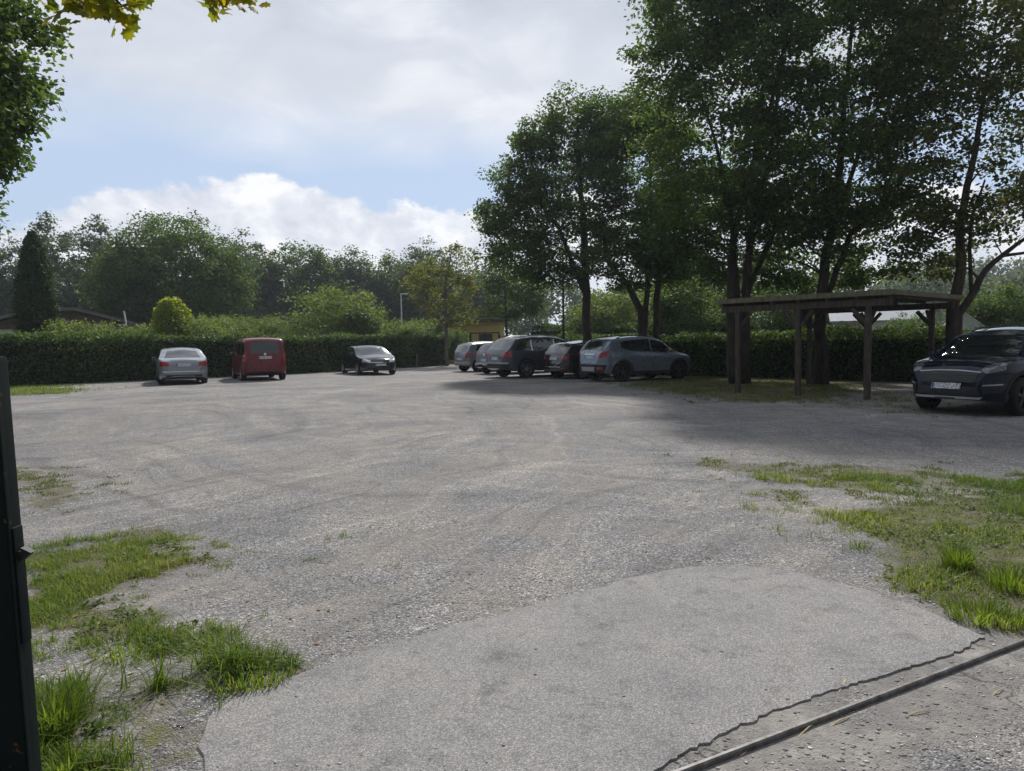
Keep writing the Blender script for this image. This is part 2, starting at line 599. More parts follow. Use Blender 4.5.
def ground_material():
    t = NT('gravel_ground')
    p = t.pos()
    at = t.n('ShaderNodeAttribute', attribute_name='soft').outputs['Fac']
    ao = t.n('ShaderNodeAttribute', attribute_name='outer').outputs['Fac']
    ad = t.n('ShaderNodeAttribute', attribute_name='dust').outputs['Fac']
    vo = t.n('ShaderNodeTexVoronoi')
    vo.inputs['Scale'].default_value = 120
    t.l(p, vo.inputs['Vector'])
    sep = t.n('ShaderNodeSeparateColor')
    t.l(vo.outputs['Color'], sep.inputs[0])
    vo2 = t.n('ShaderNodeTexVoronoi')
    vo2.inputs['Scale'].default_value = 36
    t.l(p, vo2.inputs['Vector'])
    sep2 = t.n('ShaderNodeSeparateColor')
    t.l(vo2.outputs['Color'], sep2.inputs[0])
    st = t.ramp(sep.outputs[0], [(0.0, (0.085, 0.084, 0.085)), (0.5, (0.185, 0.182, 0.183)), (0.88, (0.29, 0.286, 0.285)), (1.0, (0.55, 0.545, 0.535))])
    st2 = t.ramp(sep2.outputs[1], [(0.0, (0.82, 0.82, 0.82)), (0.85, (1.04, 1.03, 1.01)), (0.98, (1.28, 1.26, 1.23))])
    c = t.mix(0.75, st, st2, 'MULTIPLY')
    # broad patches of fine dust and damp darker ground
    n1 = t.noise(0.35, p, 5, 0.6, 0.5)
    c = t.mix(1.0, c, t.ramp(n1, [(0.3, (0.66, 0.67, 0.70)), (0.5, (0.97, 0.97, 0.98)), (0.70, (1.24, 1.19, 1.12))]), 'MULTIPLY')
    n2 = t.noise(1.7, p, 5, 0.65)
    c = t.mix(1.0, c, t.ramp(n2, [(0.28, (0.78, 0.79, 0.82)), (0.5, (1.0, 1.0, 1.0)), (0.7, (1.10, 1.06, 1.02))]), 'MULTIPLY')
    # trodden-in earth and dust showing between the stones
    n7 = t.noise(0.8, p, 7, 0.72, 0.6)
    c = t.mix(t.ramp(n7, [(0.46, (0, 0, 0)), (0.66, (0.75, 0.75, 0.75))]), c, (0.215, 0.197, 0.178))
    c = t.mix(t.ramp(t.noise(5.5, p, 6, 0.75), [(0.58, (0, 0, 0)), (0.72, (0.55, 0.55, 0.55))]), c, (0.085, 0.078, 0.072))
    # arcs left by turning tyres
    sp = t.n('ShaderNodeSeparateXYZ')
    t.l(p, sp.inputs[0])
    for (cx, cy, k, lo) in ((5.5, 20.5, 3.4, 0.32), (-9.5, 12.0, 3.0, 0.34), (4.0, 2.0, 3.6, 0.30)):
        dx = t.math('SUBTRACT', sp.outputs[0], cx)
        dy = t.math('SUBTRACT', sp.outputs[1], cy)
        r = t.math('SQRT', t.math('ADD', t.math('MULTIPLY', dx, dx), t.math('MULTIPLY', dy, dy)))
        an = t.math('ARCTAN2', dx, dy)
        cvv = t.n('ShaderNodeCombineXYZ')
        wob = t.noise(0.25, p, 2)
        t.l(t.math('MULTIPLY', t.math('ADD', r, t.math('MULTIPLY', wob, 3.0)), k), cvv.inputs[0])
        t.l(t.math('MULTIPLY', an, 1.1), cvv.inputs[1])
        s = t.noise(1.0, cvv.outputs[0], 5, 0.7)
        c = t.mix(0.8, c, t.ramp(s, [(lo, (0.66, 0.66, 0.68)), (lo + 0.12, (1, 1, 1)), (0.54, (1.0, 1.0, 1.0)), (0.66, (1.30, 1.27, 1.22))]), 'MULTIPLY')
    # dusty broken concrete near the rail
    n3 = t.noise(3.0, p, 6, 0.65, 0.4)
    cd = t.ramp(n3, [(0.3, (0.105, 0.102, 0.10)), (0.48, (0.165, 0.158, 0.152)), (0.70, (0.28, 0.262, 0.24))])
    vc = t.n('ShaderNodeTexVoronoi', feature='DISTANCE_TO_EDGE')
    vc.inputs['Scale'].default_value = 0.75
    wp = t.n('ShaderNodeVectorMath', operation='ADD')
    nn = t.n('ShaderNodeTexNoise')
    nn.inputs['Scale'].default_value = 4
    nn.inputs['Detail'].default_value = 5
    t.l(p, nn.inputs['Vector'])
    sc_ = t.n('ShaderNodeVectorMath', operation='SCALE')
    sc_.inputs['Scale'].default_value = 0.7
    t.l(nn.outputs['Color'], sc_.inputs[0])
    t.l(p, wp.inputs[0])
    t.l(sc_.outputs[0], wp.inputs[1])
    t.l(wp.outputs[0], vc.inputs['Vector'])
    crack = t.math('DIVIDE', vc.outputs['Distance'], 0.014, True)
    cd = t.mix(crack, (0.055, 0.05, 0.045), cd)
    cd = t.mix(0.5, cd, st2, 'MULTIPLY')
    dm = t.math('MULTIPLY', t.math('ADD', ad, t.math('MULTIPLY', t.math('SUBTRACT', n3, 0.5), 1.2)), t.math('GREATER_THAN', ad, 0.01), True)
    dm = t.math('DIVIDE', t.math('SUBTRACT', dm, 0.35), 0.25, True)
    c = t.mix(dm, c, cd)
    # earth and moss under the grass
    n4 = t.noise(9, p, 5, 0.65)
    earth = t.ramp(n4, [(0.3, (0.06, 0.050, 0.038)), (0.48, (0.115, 0.098, 0.07)), (0.60, (0.11, 0.11, 0.05)), (0.75, (0.14, 0.15, 0.055))])
    am = t.math('DIVIDE', t.math('SUBTRACT', t.math('ADD', at, t.math('MULTIPLY', t.math('SUBTRACT', n4, 0.5), 1.5)), 0.38), 0.45, True)
    c = t.mix(am, c, earth)
    far = t.ramp(t.noise(0.6, p, 5), [(0.3, (0.035, 0.05, 0.016)), (0.7, (0.075, 0.095, 0.03))])
    c = t.mix(ao, c, far)
    h = t.math('ADD', t.math('MULTIPLY', vo.outputs['Distance'], -0.6), t.math('MULTIPLY', vo2.outputs['Distance'], -0.5))
    h = t.math('ADD', h, t.math('MULTIPLY', t.noise(20, p, 5), 0.8))
    h = t.math('MULTIPLY', h, t.math('SUBTRACT', 1.0, t.math('MULTIPLY', dm, 0.45)))
    return t.done(t.bsdf(c, 0.92, 0, 0.2, t.bump(h, 0.9, 0.014)))


def make_ground():
    xs = axis(-13, 13, 0.12, 900)
    ys = axis(1.6, 26, 0.12, 900)
    X, Y = np.meshgrid(xs, ys, indexing='ij')
    Z = ground_z(X, Y)
    me = mesh_np('ground', np.stack([X, Y, Z], -1), grid_faces(len(xs), len(ys)), ground_material(), True)
    soft = soft_mask(X, Y, True).ravel().astype(np.float32)
    outer = out_mask(X, Y).ravel().astype(np.float32)
    s = rail_s(X, Y)
    along = (X - RAIL_B.x) * rd.x + (Y - RAIL_B.y) * rd.y
    dust = 0.62 * sstep(-0.7, -0.2, s) * sstep(0.75, 0.3, s)
    dust = dust * np.where(s < -0.05, sstep(2.6, 1.2, along), 1.0)
    lf = np.exp(-((X + 1.75) ** 2 + (Y - 3.0) ** 2) / 0.7)
    dust = np.maximum(dust, lf * 0.40).ravel().astype(np.float32)
    for nm, a in (('soft', soft), ('outer', outer), ('dust', dust)):
        me.attributes.new(nm, 'FLOAT', 'POINT').data.foreach_set('value', a)
    obj('ground', me, kind='structure')


make_ground()


def asphalt_material():
    t = NT('worn_asphalt')
    p = t.pos()
    vo = t.n('ShaderNodeTexVoronoi')
    vo.inputs['Scale'].default_value = 240
    t.l(p, vo.inputs['Vector'])
    sp = t.n('ShaderNodeSeparateColor')
    t.l(vo.outputs['Color'], sp.inputs[0])
    c = t.ramp(sp.outputs[0], [(0, (0.13, 0.127, 0.125)), (0.6, (0.205, 0.20, 0.197)), (1, (0.35, 0.34, 0.334))])
    n = t.noise(1.3, p, 6, 0.65, 0.3)
    c = t.mix(1.0, c, t.ramp(n, [(0.3, (0.74, 0.75, 0.77)), (0.48, (0.98, 0.98, 0.98)), (0.7, (1.14, 1.10, 1.07))]), 'MULTIPLY')
    n2 = t.noise(6, p, 6, 0.7)
    c = t.mix(1.0, c, t.ramp(n2, [(0.30, (0.62, 0.62, 0.63)), (0.46, (1, 1, 1))]), 'MULTIPLY')
    n5 = t.noise(2.4, p, 4, 0.6, 1.2)
    c = t.mix(t.ramp(n5, [(0.62, (0, 0, 0)), (0.74, (0.4, 0.4, 0.4))]), c, (0.30, 0.27, 0.235))
    vo3 = t.n('ShaderNodeTexVoronoi')
    vo3.inputs['Scale'].default_value = 5.5
    t.l(p, vo3.inputs['Vector'])
    c = t.mix(t.math('LESS_THAN', vo3.outputs['Distance'], 0.045), c, (0.03, 0.03, 0.03))
    vk = t.n('ShaderNodeTexVoronoi', feature='DISTANCE_TO_EDGE')
    vk.inputs['Scale'].default_value = 0.55
    kn = t.n('ShaderNodeTexNoise')
    kn.inputs['Scale'].default_value = 2.2
    kn.inputs['Detail'].default_value = 8
    kn.inputs['Roughness'].default_value = 0.65
    t.l(p, kn.inputs['Vector'])
    ka = t.n('ShaderNodeVectorMath', operation='MULTIPLY_ADD')
    t.l(kn.outputs['Color'], ka.inputs[0])
    ka.inputs[1].default_value = (1.1, 1.1, 0)
    t.l(p, ka.inputs[2])
    t.l(ka.outputs[0], vk.inputs['Vector'])
    hair = t.math('MULTIPLY', t.math('LESS_THAN', vk.outputs['Distance'], 0.0016), t.math('GREATER_THAN', t.noise(1.1, p, 3), 0.56))
    c = t.mix(t.math('MULTIPLY', hair, 0.65), c, (0.05, 0.048, 0.045))
    c = t.mix(t.math('GREATER_THAN', t.noise(42, p, 3, 0.6), 0.70), c, (0.07, 0.068, 0.065))
    h = t.math('ADD', t.math('MULTIPLY', vo.outputs['Distance'], -0.6), t.math('MULTIPLY', n2, 1.4))
    return t.done(t.bsdf(c, 0.88, 0, 0.25, t.bump(h, 0.6, 0.007)))


def make_apron():
    rng = random.Random(5)

    def dens(pts, step, amp):
        out = []
        for (a, b) in zip(pts[:-1], pts[1:]):
            a, b = Vector(a), Vector(b)
            n = max(1, int((b - a).length / step))
            for i in range(n):
                q = a.lerp(b, i / n)
                out.append((q.x + rng.uniform(-amp, amp), q.y + rng.uniform(-amp, amp)))
        return out
    ring = dens(PX(apron_px), 0.08, 0.012) + dens(PX(near_px), 0.025, 0.011)
    n = len(ring)
    top = 0.027
    v = [(x, y, top) for x, y in ring]
    # small bevelled lip, then down
    cx = sum(x for x, y in ring) / n
    cy = sum(y for x, y in ring) / n
    v += [(x + (x - cx) * 0.003, y + (y - cy) * 0.003, top - 0.008) for x, y in ring]
    v += [(x, y, -0.03) for x, y in ring]
    f = [tuple(range(n))]
    for k in (0, 1):
        for i in range(n):
            j = (i + 1) % n
            f.append((k * n + i, (k + 1) * n + i, (k + 1) * n + j, k * n + j))
    me = mesh_py('asphalt_apron', v, f, asphalt_material())
    bm = bmesh.new()
    bm.from_mesh(me)
    bmesh.ops.recalc_face_normals(bm, faces=bm.faces)
    bm.to_mesh(me)
    bm.free()
    obj('pavement', me, kind='structure')


make_apron()
APRON = PX(apron_px) + PX(near_px[1:])

# steel rail for the sliding gate
M_STEEL = NT('rail_steel')
_o = M_STEEL.pos()
_n = M_STEEL.noise(22, _o, 5, 0.65)
M_STEEL = M_STEEL.done(M_STEEL.bsdf(M_STEEL.ramp(_n, [(0.33, (0.06, 0.04, 0.028)), (0.47, (0.11, 0.10, 0.095)), (0.58, (0.13, 0.13, 0.13)), (0.72, (0.22, 0.22, 0.225))]), 0.55, 0.35, 0.4, M_STEEL.bump(_n, 0.3, 0.003)))
rb = MB()
Lr = 11.0
ang = math.atan2(rd.y, rd.x)
prof = [(-0.011, -0.02), (-0.011, 0.034), (-0.006, 0.040), (0.006, 0.040), (0.011, 0.034), (0.011, -0.02)]
Mr = Matrix.Translation(RAIL_B - rd * 4.0) @ Matrix.Rotation(ang, 4, 'Z') @ Matrix(((0, 0, 1, 0), (1, 0, 0, 0), (0, 1, 0, 0), (0, 0, 0, 1)))
rb.prism(prof, 0, Lr, Mr)
rb.build('gate_rail', M_STEEL, label='dark steel gate rail set in the ground beside the asphalt patch', cat='rail')


# ------------------------------------------------------------------ gate at the left edge
def make_gate():
    y = 1.55
    xr = S(24, 560, y).x
    zt = S(4, 356, y).z
    M_GREEN = simple('gate_green', (0.002, 0.0065, 0.006), 0.7, spec=0.15, var=0.3, scale=12, bump=0.15)
    t_ = NT('gate_green_rusty')
    o_ = t_.ocoord()
    gc = t_.ramp(t_.noise(12, o_, 5), [(.3, (.0015, .005, .0045)), (.7, (.003, .009, .008))])
    gc = t_.mix(t_.ramp(t_.noise(26, o_, 4, .6), [(.66, (0, 0, 0)), (.70, (1, 1, 1))]), gc, (.10, .045, .018))
    M_GREEN = t_.done(t_.bsdf(gc, .65, 0, .18, t_.bump(t_.noise(40, o_, 4), .25, .004)))
    M_EDGE = simple('gate_worn_edge', (0.16, 0.19, 0.18), 0.5, var=0.4, scale=20)
    g = thing('gate_leaf', (xr + 0.012, y, 0), 0, 'dark green steel gate end standing at the left edge', 'gate')
    g.rotation_euler = (0, R(-1.5), 0)
    m = MB()
    m.box((-0.03, 0, zt / 2), (0.06, 0.05, zt - 0.0), bev=0.008)
    m.build('post', M_GREEN, g, True)
    m = MB()
    m.box((-0.56, 0, zt - 0.16), (1.0, 0.035, 0.04), bev=0.005)
    m.build('rail', M_GREEN, g, True)
    m = MB()
    m.box((-0.56, 0, 0.16), (1.0, 0.035, 0.06), bev=0.005)
    m.build('rail', M_GREEN, g, True)
    m = MB()
    for k in range(9):
        m.box((-0.115 - k * 0.11, 0, zt / 2), (0.105, 0.02, zt - 0.06), bev=0.004)
    m.build('infill_panel', M_GREEN, g, True)
    m = MB()
    m.box((0.002, -0.018, zt * 0.55), (0.004, 0.012, zt * 0.86), bev=0.0015)
    m.build('edge_strip', M_GREEN, g, True)
    z = S(30, 553, y).z
    m = MB()
    m.prism([(0, -0.006), (0.012, -0.006), (0.012, -0.016), (0.034, 0.002), (0.012, 0.014), (0.012, 0.006), (0, 0.006)], -0.008, 0.008,
            Matrix.Translation((0.003, 0, z)) @ Matrix(((1, 0, 0, 0), (0, 0, 1, 0), (0, 1, 0, 0), (0, 0, 0, 1))))
    m.build('latch', M_PLAST, g)
    m = MB()
    m.box((0.004, 0, z - 0.07), (0.008, 0.03, 0.26), bev=0.002)
    m.build('latch_plate', M_GREEN, g, True)


make_gate()


# ------------------------------------------------------------------ grass, gravel, litter
def in_frame_bias(x, y):
    return np.hypot(x, y)


def blades(name, polys, n, hmin, hmax, wid, mat, seed, clump=0.0, bare=0.35, size_by_dist=False, kind='stuff', lean=0.6):
    rng = np.random.default_rng(seed)
    P = []
    for poly in polys:
        a = np.array(poly)
        lo, hi = a.min(0) - 0.25, a.max(0) + 0.25
        lo[0] = max(lo[0], -32)
        area = abs(np.prod(hi - lo))
        P.append((poly, lo, hi, area))
    tot = sum(p[3] for p in P)
    xs, ys = [], []
    for poly, lo, hi, area in P:
        k = int(n * area / tot * 3)
        x = rng.uniform(lo[0], hi[0], k)
        y = rng.uniform(lo[1], hi[1], k)
        m = soft_mask(x, y)
        cl = fbm(x * 5, y * 5, seed + 40, 3)
        keep = rng.random(k) < sstep(bare, bare + 0.3, m * 0.75 + (cl - 0.5) * 1.5)
        keep &= poly_sd(x, y, APRON) < 0.01
        keep &= y > 1.2
        xs.append(x[keep])
        ys.append(y[keep])
    x = np.concatenate(xs)[:n * 3]
    y = np.concatenate(ys)[:n * 3]
    n = len(x)
    cl = fbm(x * 2.6, y * 2.6, seed + 80, 3)
    h = rng.uniform(hmin, hmax, n) * (0.45 + 1.1 * sstep(0.3, 0.7, cl))
    d = np.hypot(x, y)
    w = wid * rng.uniform(0.7, 1.3, n) * (np.clip(d / 6, 1, 4) if size_by_dist else 1)
    az = rng.uniform(0, 2 * np.pi, n)
    ln = np.abs(rng.normal(0, lean, n)) * h
    z0 = ground_z(x, y) - 0.005
    V = np.zeros((n, 8, 3), np.float32)
    ca, sa = np.cos(az), np.sin(az)
    for k, (t, wf) in enumerate(((0, 1), (0.4, 0.9), (0.75, 0.6), (1.0, 0.08))):
        cx = x + ca * ln * t ** 1.8
        cy = y + sa * ln * t ** 1.8
        cz = z0 + h * (t - 0.25 * t ** 2.5 * np.minimum(ln / h, 1.5))
        V[:, 2 * k] = np.stack([cx - sa * w / 2 * wf, cy + ca * w / 2 * wf, cz], -1)
        V[:, 2 * k + 1] = np.stack([cx + sa * w / 2 * wf, cy - ca * w / 2 * wf, cz], -1)
    base = np.arange(n)[:, None, None] * 8
    F = np.array([[0, 1, 3, 2], [2, 3, 5, 4], [4, 5, 7, 6]])[None] + base
    obj(name, mesh_np(name, V, F.reshape(-1, 4), mat), kind=kind, label=None)
    return n


blades('grass', [L1], 34000, 0.012, 0.052, 0.0036, M_GRASS, 1, bare=0.33, lean=1.0)
blades('grass', [L2], 6500, 0.05, 0.15, 0.005, M_GRASS, 2, lean=1.0)
blades('grass', [R1], 40000, 0.015, 0.075, 0.0042, M_GRASS, 3, bare=0.32, lean=0.9)
blades('grass', [L1B, L1C, R2, R2B], 26000, 0.008, 0.028, 0.005, M_GRASSD, 4, bare=0.27, size_by_dist=True, lean=1.0)
blades('grass', [R3], 24000, 0.02, 0.07, 0.012, M_GRASSD, 5, lean=0.8)
blades('grass', [L4], 9000, 0.03, 0.09, 0.014, M_GRASS, 7, lean=0.8)
blades('grass', [R4], 5000, 0.02, 0.05, 0.012, M_GRASSD, 6)


def tuft(px, py, n, h, spread, seed, label, mat=M_GRASS):
    rng = np.random.default_rng(seed)
    gx, gy = G(px, py)
    V = []
    az = rng.uniform(0, 2 * np.pi, n)
    r = spread * 1.3 * np.sqrt(rng.random(n))
    x, y = np.cos(az) * r, np.sin(az) * r
    hh = h * rng.uniform(0.5, 1.1, n)
    ln = hh * rng.uniform(0.1, 0.85, n)
    az2 = az + rng.normal(0, 0.5, n)
    w = rng.uniform(0.004, 0.008, n)
    V = np.zeros((n, 8, 3), np.float32)
    ca, sa = np.cos(az2), np.sin(az2)
    for k, (t, wf) in enumerate(((0, 1), (0.4, 0.9), (0.75, 0.6), (1.0, 0.08))):
        cx = x + ca * ln * t ** 1.9
        cy = y + sa * ln * t ** 1.9
        cz = hh * (t - 0.3 * t ** 2.5 * (ln / hh)) - 0.005
        V[:, 2 * k] = np.stack([cx - sa * w / 2 * wf, cy + ca * w / 2 * wf, cz], -1)
        V[:, 2 * k + 1] = np.stack([cx + sa * w / 2 * wf, cy - ca * w / 2 * wf, cz], -1)
    F = np.array([[0, 1, 3, 2], [2, 3, 5, 4], [4, 5, 7, 6]])[None] + np.arange(n)[:, None, None] * 8
    o = obj('grass_tuft', mesh_np('grass_tuft', V, F.reshape(-1, 4), mat), label=label, cat='grass tuft', group='tall grass tufts')
    o.location = (gx, gy, float(ground_z(np.array([gx]), np.array([gy]))[0]))


tuft(958, 572, 300, 0.20, 0.06, 11, 'tall bright tuft of grass standing up in the verge on the right')
tuft(868, 520, 160, 0.07, 0.09, 12, 'low dark tuft at the gravel end of the right-hand verge')
tuft(985, 622, 420, 0.10, 0.14, 13, 'broad tuft spilling over the pointed tip of the asphalt')
tuft(1015, 592, 320, 0.15, 0.11, 14, 'thick tuft at the edge of frame beside the tall bright one')
tuft(52, 738, 380, 0.19, 0.07, 15, 'long arching tuft growing at the foot of the green gate')
tuft(68, 778, 180, 0.10, 0.05, 16, 'pale tuft in front of the long arching one by the gate')
tuft(252, 680, 480, 0.075, 0.15, 17, 'dense dark tuft where the left verge meets the asphalt')
tuft(130, 652, 300, 0.07, 0.14, 18, 'ragged tuft halfway along the left verge')


def weeds(polys, n, seed):
    rng = np.random.default_rng(seed)
    cen = []
    for poly in polys:
        a = np.array(poly)
        lo, hi = a.min(0), np.minimum(a.max(0), [7, 9])
        x = rng.uniform(lo[0], hi[0], n)
        y = rng.uniform(lo[1], hi[1], n)
        k = (soft_mask(x, y) > .45) & (fbm(x * 1.9, y * 1.9, seed, 3) > .52) & (poly_sd(x, y, APRON) < -.02)
        cen.append(np.stack([x[k], y[k], ground_z(x[k], y[k]) + .022], -1))
    cen = np.concatenate(cen)
    V, F = leaves_quads(rng, cen, np.full(len(cen), .035), 7, .024, .5, up=1.2)
    obj('weeds', mesh_np('weeds', V, F, leaf_mat('weed_leaf', [(0, (.05, .085, .02)), (.6, (.10, .15, .035)), (1, (.20, .19, .07))], .35)), kind='stuff')


def make_gravel():
    rng = np.random.default_rng(33)
    n = 12000
    y = 2.3 + rng.random(n) ** 1.6 * 9
    x = rng.uniform(-0.75, 0.78, n) * y
    keep = (poly_sd(x, y, APRON) < -0.02) & (np.abs(rail_s(x, y)) > 0.05)
    sd_ = poly_sd(x, y, APRON)
    keep |= rng.random(n) < 0.2 * np.exp(-np.maximum(sd_, 0) / 0.1) + 0.003
    x, y = x[keep], y[keep]
    n = len(x)
    s = 0.0035 + 0.009 * rng.random(n) ** 3
    ico = np.array([(0, 0, 1), (1, 0, 0), (0, 1, 0), (-1, 0, 0), (0, -1, 0), (0, 0, -1)], float)
    V = ico[None] * rng.uniform(0.6, 1.3, (n, 6, 1)) * s[:, None, None]
    V[:, :, 2] *= 0.4
    a = rng.uniform(0, 6.28, n)
    X = V[:, :, 0] * np.cos(a)[:, None] - V[:, :, 1] * np.sin(a)[:, None]
    Y = V[:, :, 0] * np.sin(a)[:, None] + V[:, :, 1] * np.cos(a)[:, None]
    inside = poly_sd(x, y, APRON) > 0
    z0 = np.where(inside, 0.028, ground_z(x, y) + 0.001)
    V = np.stack([X + x[:, None], Y + y[:, None], V[:, :, 2] + z0[:, None]], -1)
    F = np.array([[0, 1, 2], [0, 2, 3], [0, 3, 4], [0, 4, 1], [5, 2, 1], [5, 3, 2], [5, 4, 3], [5, 1, 4]])[None] + np.arange(n)[:, None, None] * 6
    t = NT('loose_stone')
    g = t.n('ShaderNodeNewGeometry')
    c = t.ramp(g.outputs['Random Per Island'], [(0, (0.16, 0.155, 0.15)), (0.6, (0.30, 0.29, 0.28)), (0.92, (0.42, 0.40, 0.38)), (1, (0.62, 0.60, 0.57))])
    m = t.done(t.bsdf(c, 0.85, 0, 0.2))
    obj('gravel', mesh_np('gravel', V, F.reshape(-1, 3), m), kind='stuff')


make_gravel()


def make_litter():
    rng = np.random.default_rng(44)
    spots = []
    for _ in range(60):
        spots.append(G(rng.uniform(40, 330), rng.uniform(570, 760)))
    for _ in range(40):
        spots.append(G(rng.uniform(640, 1000), rng.uniform(480, 620)))
    for _ in range(40):
        spots.append(G(rng.uniform(230, 900), rng.uniform(440, 640)))
    V, F = [], []
    for (x, y) in spots:
        if poly_sd(np.array([x]), np.array([y]), APRON)[0] > -0.02 and rng.random() < 0.85:
            continue
        s = rng.uniform(0.006, 0.019)
        a = rng.uniform(0, 6.28)
        z = float(ground_z(np.array([x]), np.array([y]))[0]) + 0.004
        if poly_sd(np.array([x]), np.array([y]), APRON)[0] > -0.02:
            z = 0.031
        pts = [(-1, 0, 0), (-0.3, 0.5, 0.25), (0.6, 0.42, 0.15), (1.15, 0, 0.3), (0.5, -0.45, 0.2), (-0.4, -0.5, 0.1)]
        o = len(V)
        for p in pts:
            V.append((x + s * (p[0] * math.cos(a) - p[1] * math.sin(a)), y + s * (p[0] * math.sin(a) + p[1] * math.cos(a)), z + s * p[2] * rng.uniform(0.3, 1.4)))
        F += [(o, o + 1, o + 2, o + 3), (o, o + 3, o + 4, o + 5)]
    t = NT('dry_leaf')
    g = t.n('ShaderNodeNewGeometry')
    c = t.ramp(g.outputs['Random Per Island'], [(0, (0.07, 0.04, 0.025)), (0.5, (0.17, 0.095, 0.055)), (0.8, (0.27, 0.19, 0.09)), (1, (0.42, 0.38, 0.27))])
    obj('leaf_litter', mesh_np('leaf_litter', V, F, t.done(t.bsdf(c, 0.8, 0, 0.2))), kind='stuff')


make_litter()

M_STRAW = simple('straw', (0.48, 0.38, 0.20), 0.7, var=0.25, scale=30)
straw_px = [(548, 0, 0)]
for k, (x0, y0, x1, y1) in enumerate([(836, 700, 849, 680), (826, 733, 850, 722), (737, 762, 762, 748), (900, 722, 930, 716), (990, 701, 1003, 694),
                                      (940, 652, 958, 644), (885, 700, 905, 690), (795, 743, 818, 727)]):
    a = Vector(G(x0, y0) + (0.012,))
    b = Vector(G(x1, y1) + (0.022,))
    m = MB()
    mid = a.lerp(b, 0.55) + Vector((0.004, 0.002, 0.01))
    c0 = a.copy()
    m.tube([a - c0, mid - c0, b - c0], [0.0028, 0.003, 0.0018], 5)
    o = m.build('straw_stalk', M_STRAW, label='short dry straw stalk lying on the dirt beside the rail', cat='straw', group='straw stalks beside the rail')
    o.location = c0
for k, (pts) in enumerate([[(212, 663), (150, 668), (130, 676)], [(300, 655), (255, 700), (240, 718)], [(200, 742), (155, 742), (110, 735)]]):
    pp = [Vector(G(*q) + (0.014,)) for q in pts]
    c0 = pp[0].copy()
    m = MB()
    m.tube([q - c0 for q in pp], [0.003, 0.0035, 0.002], 5)
    o = m.build('dry_twig', simple('twig', (0.12, 0.085, 0.06), 0.85), label=[
        'thin dry twig lying below the left grass verge', 'thin dry twig reaching from the grass to the asphalt corner',
        'thin dark twig on the bare soil beside the gate tuft'][k], cat='twig')
    o.location = c0


# ------------------------------------------------------------------ trees
def leaves_quads(rng, cen, rad, per, size, flat=0.65, up=0.8, outward=None):
    """diamond leaves, slightly folded: cen (n,3), rad (n,)"""
    n = len(cen)
    N = n * per
    c = np.repeat(cen, per, 0)
    r = np.repeat(rad, per)[:, None]
    off = rng.normal(0, 0.5, (N, 3))
    L = np.linalg.norm(off, axis=1, keepdims=True)
    off = off / np.maximum(L, 1e-6) * np.minimum(L, 1.1)
    off[:, 2] *= flat
    p = c + off * r
    nrm = rng.normal(0, 0.55, (N, 3)) + np.array([0, 0, up]) + off * 0.5
    nrm /= np.linalg.norm(nrm, axis=1, keepdims=True)
    t = rng.normal(0, 1, (N, 3))
    t -= nrm * (t * nrm).sum(1, keepdims=True)
    t /= np.linalg.norm(t, axis=1, keepdims=True)
    b = np.cross(nrm, t)
    s = (size * rng.uniform(0.6, 1.35, N))[:, None]
    V = np.empty((N, 4, 3), np.float32)
    V[:, 0] = p - t * s * 0.5
    V[:, 1] = p + b * s * 0.36 - nrm * s * 0.08 - t * s * 0.06
    V[:, 2] = p + t * s * 0.5 - nrm * s * 0.1
    V[:, 3] = p - b * s * 0.36 - nrm * s * 0.08 - t * s * 0.06
    F = np.arange(N * 4).reshape(N, 4)
    return V.reshape(-1, 3), F


def bez(a, b, c, t):
    return a * (1 - t) ** 2 + b * 2 * t * (1 - t) + c * t * t


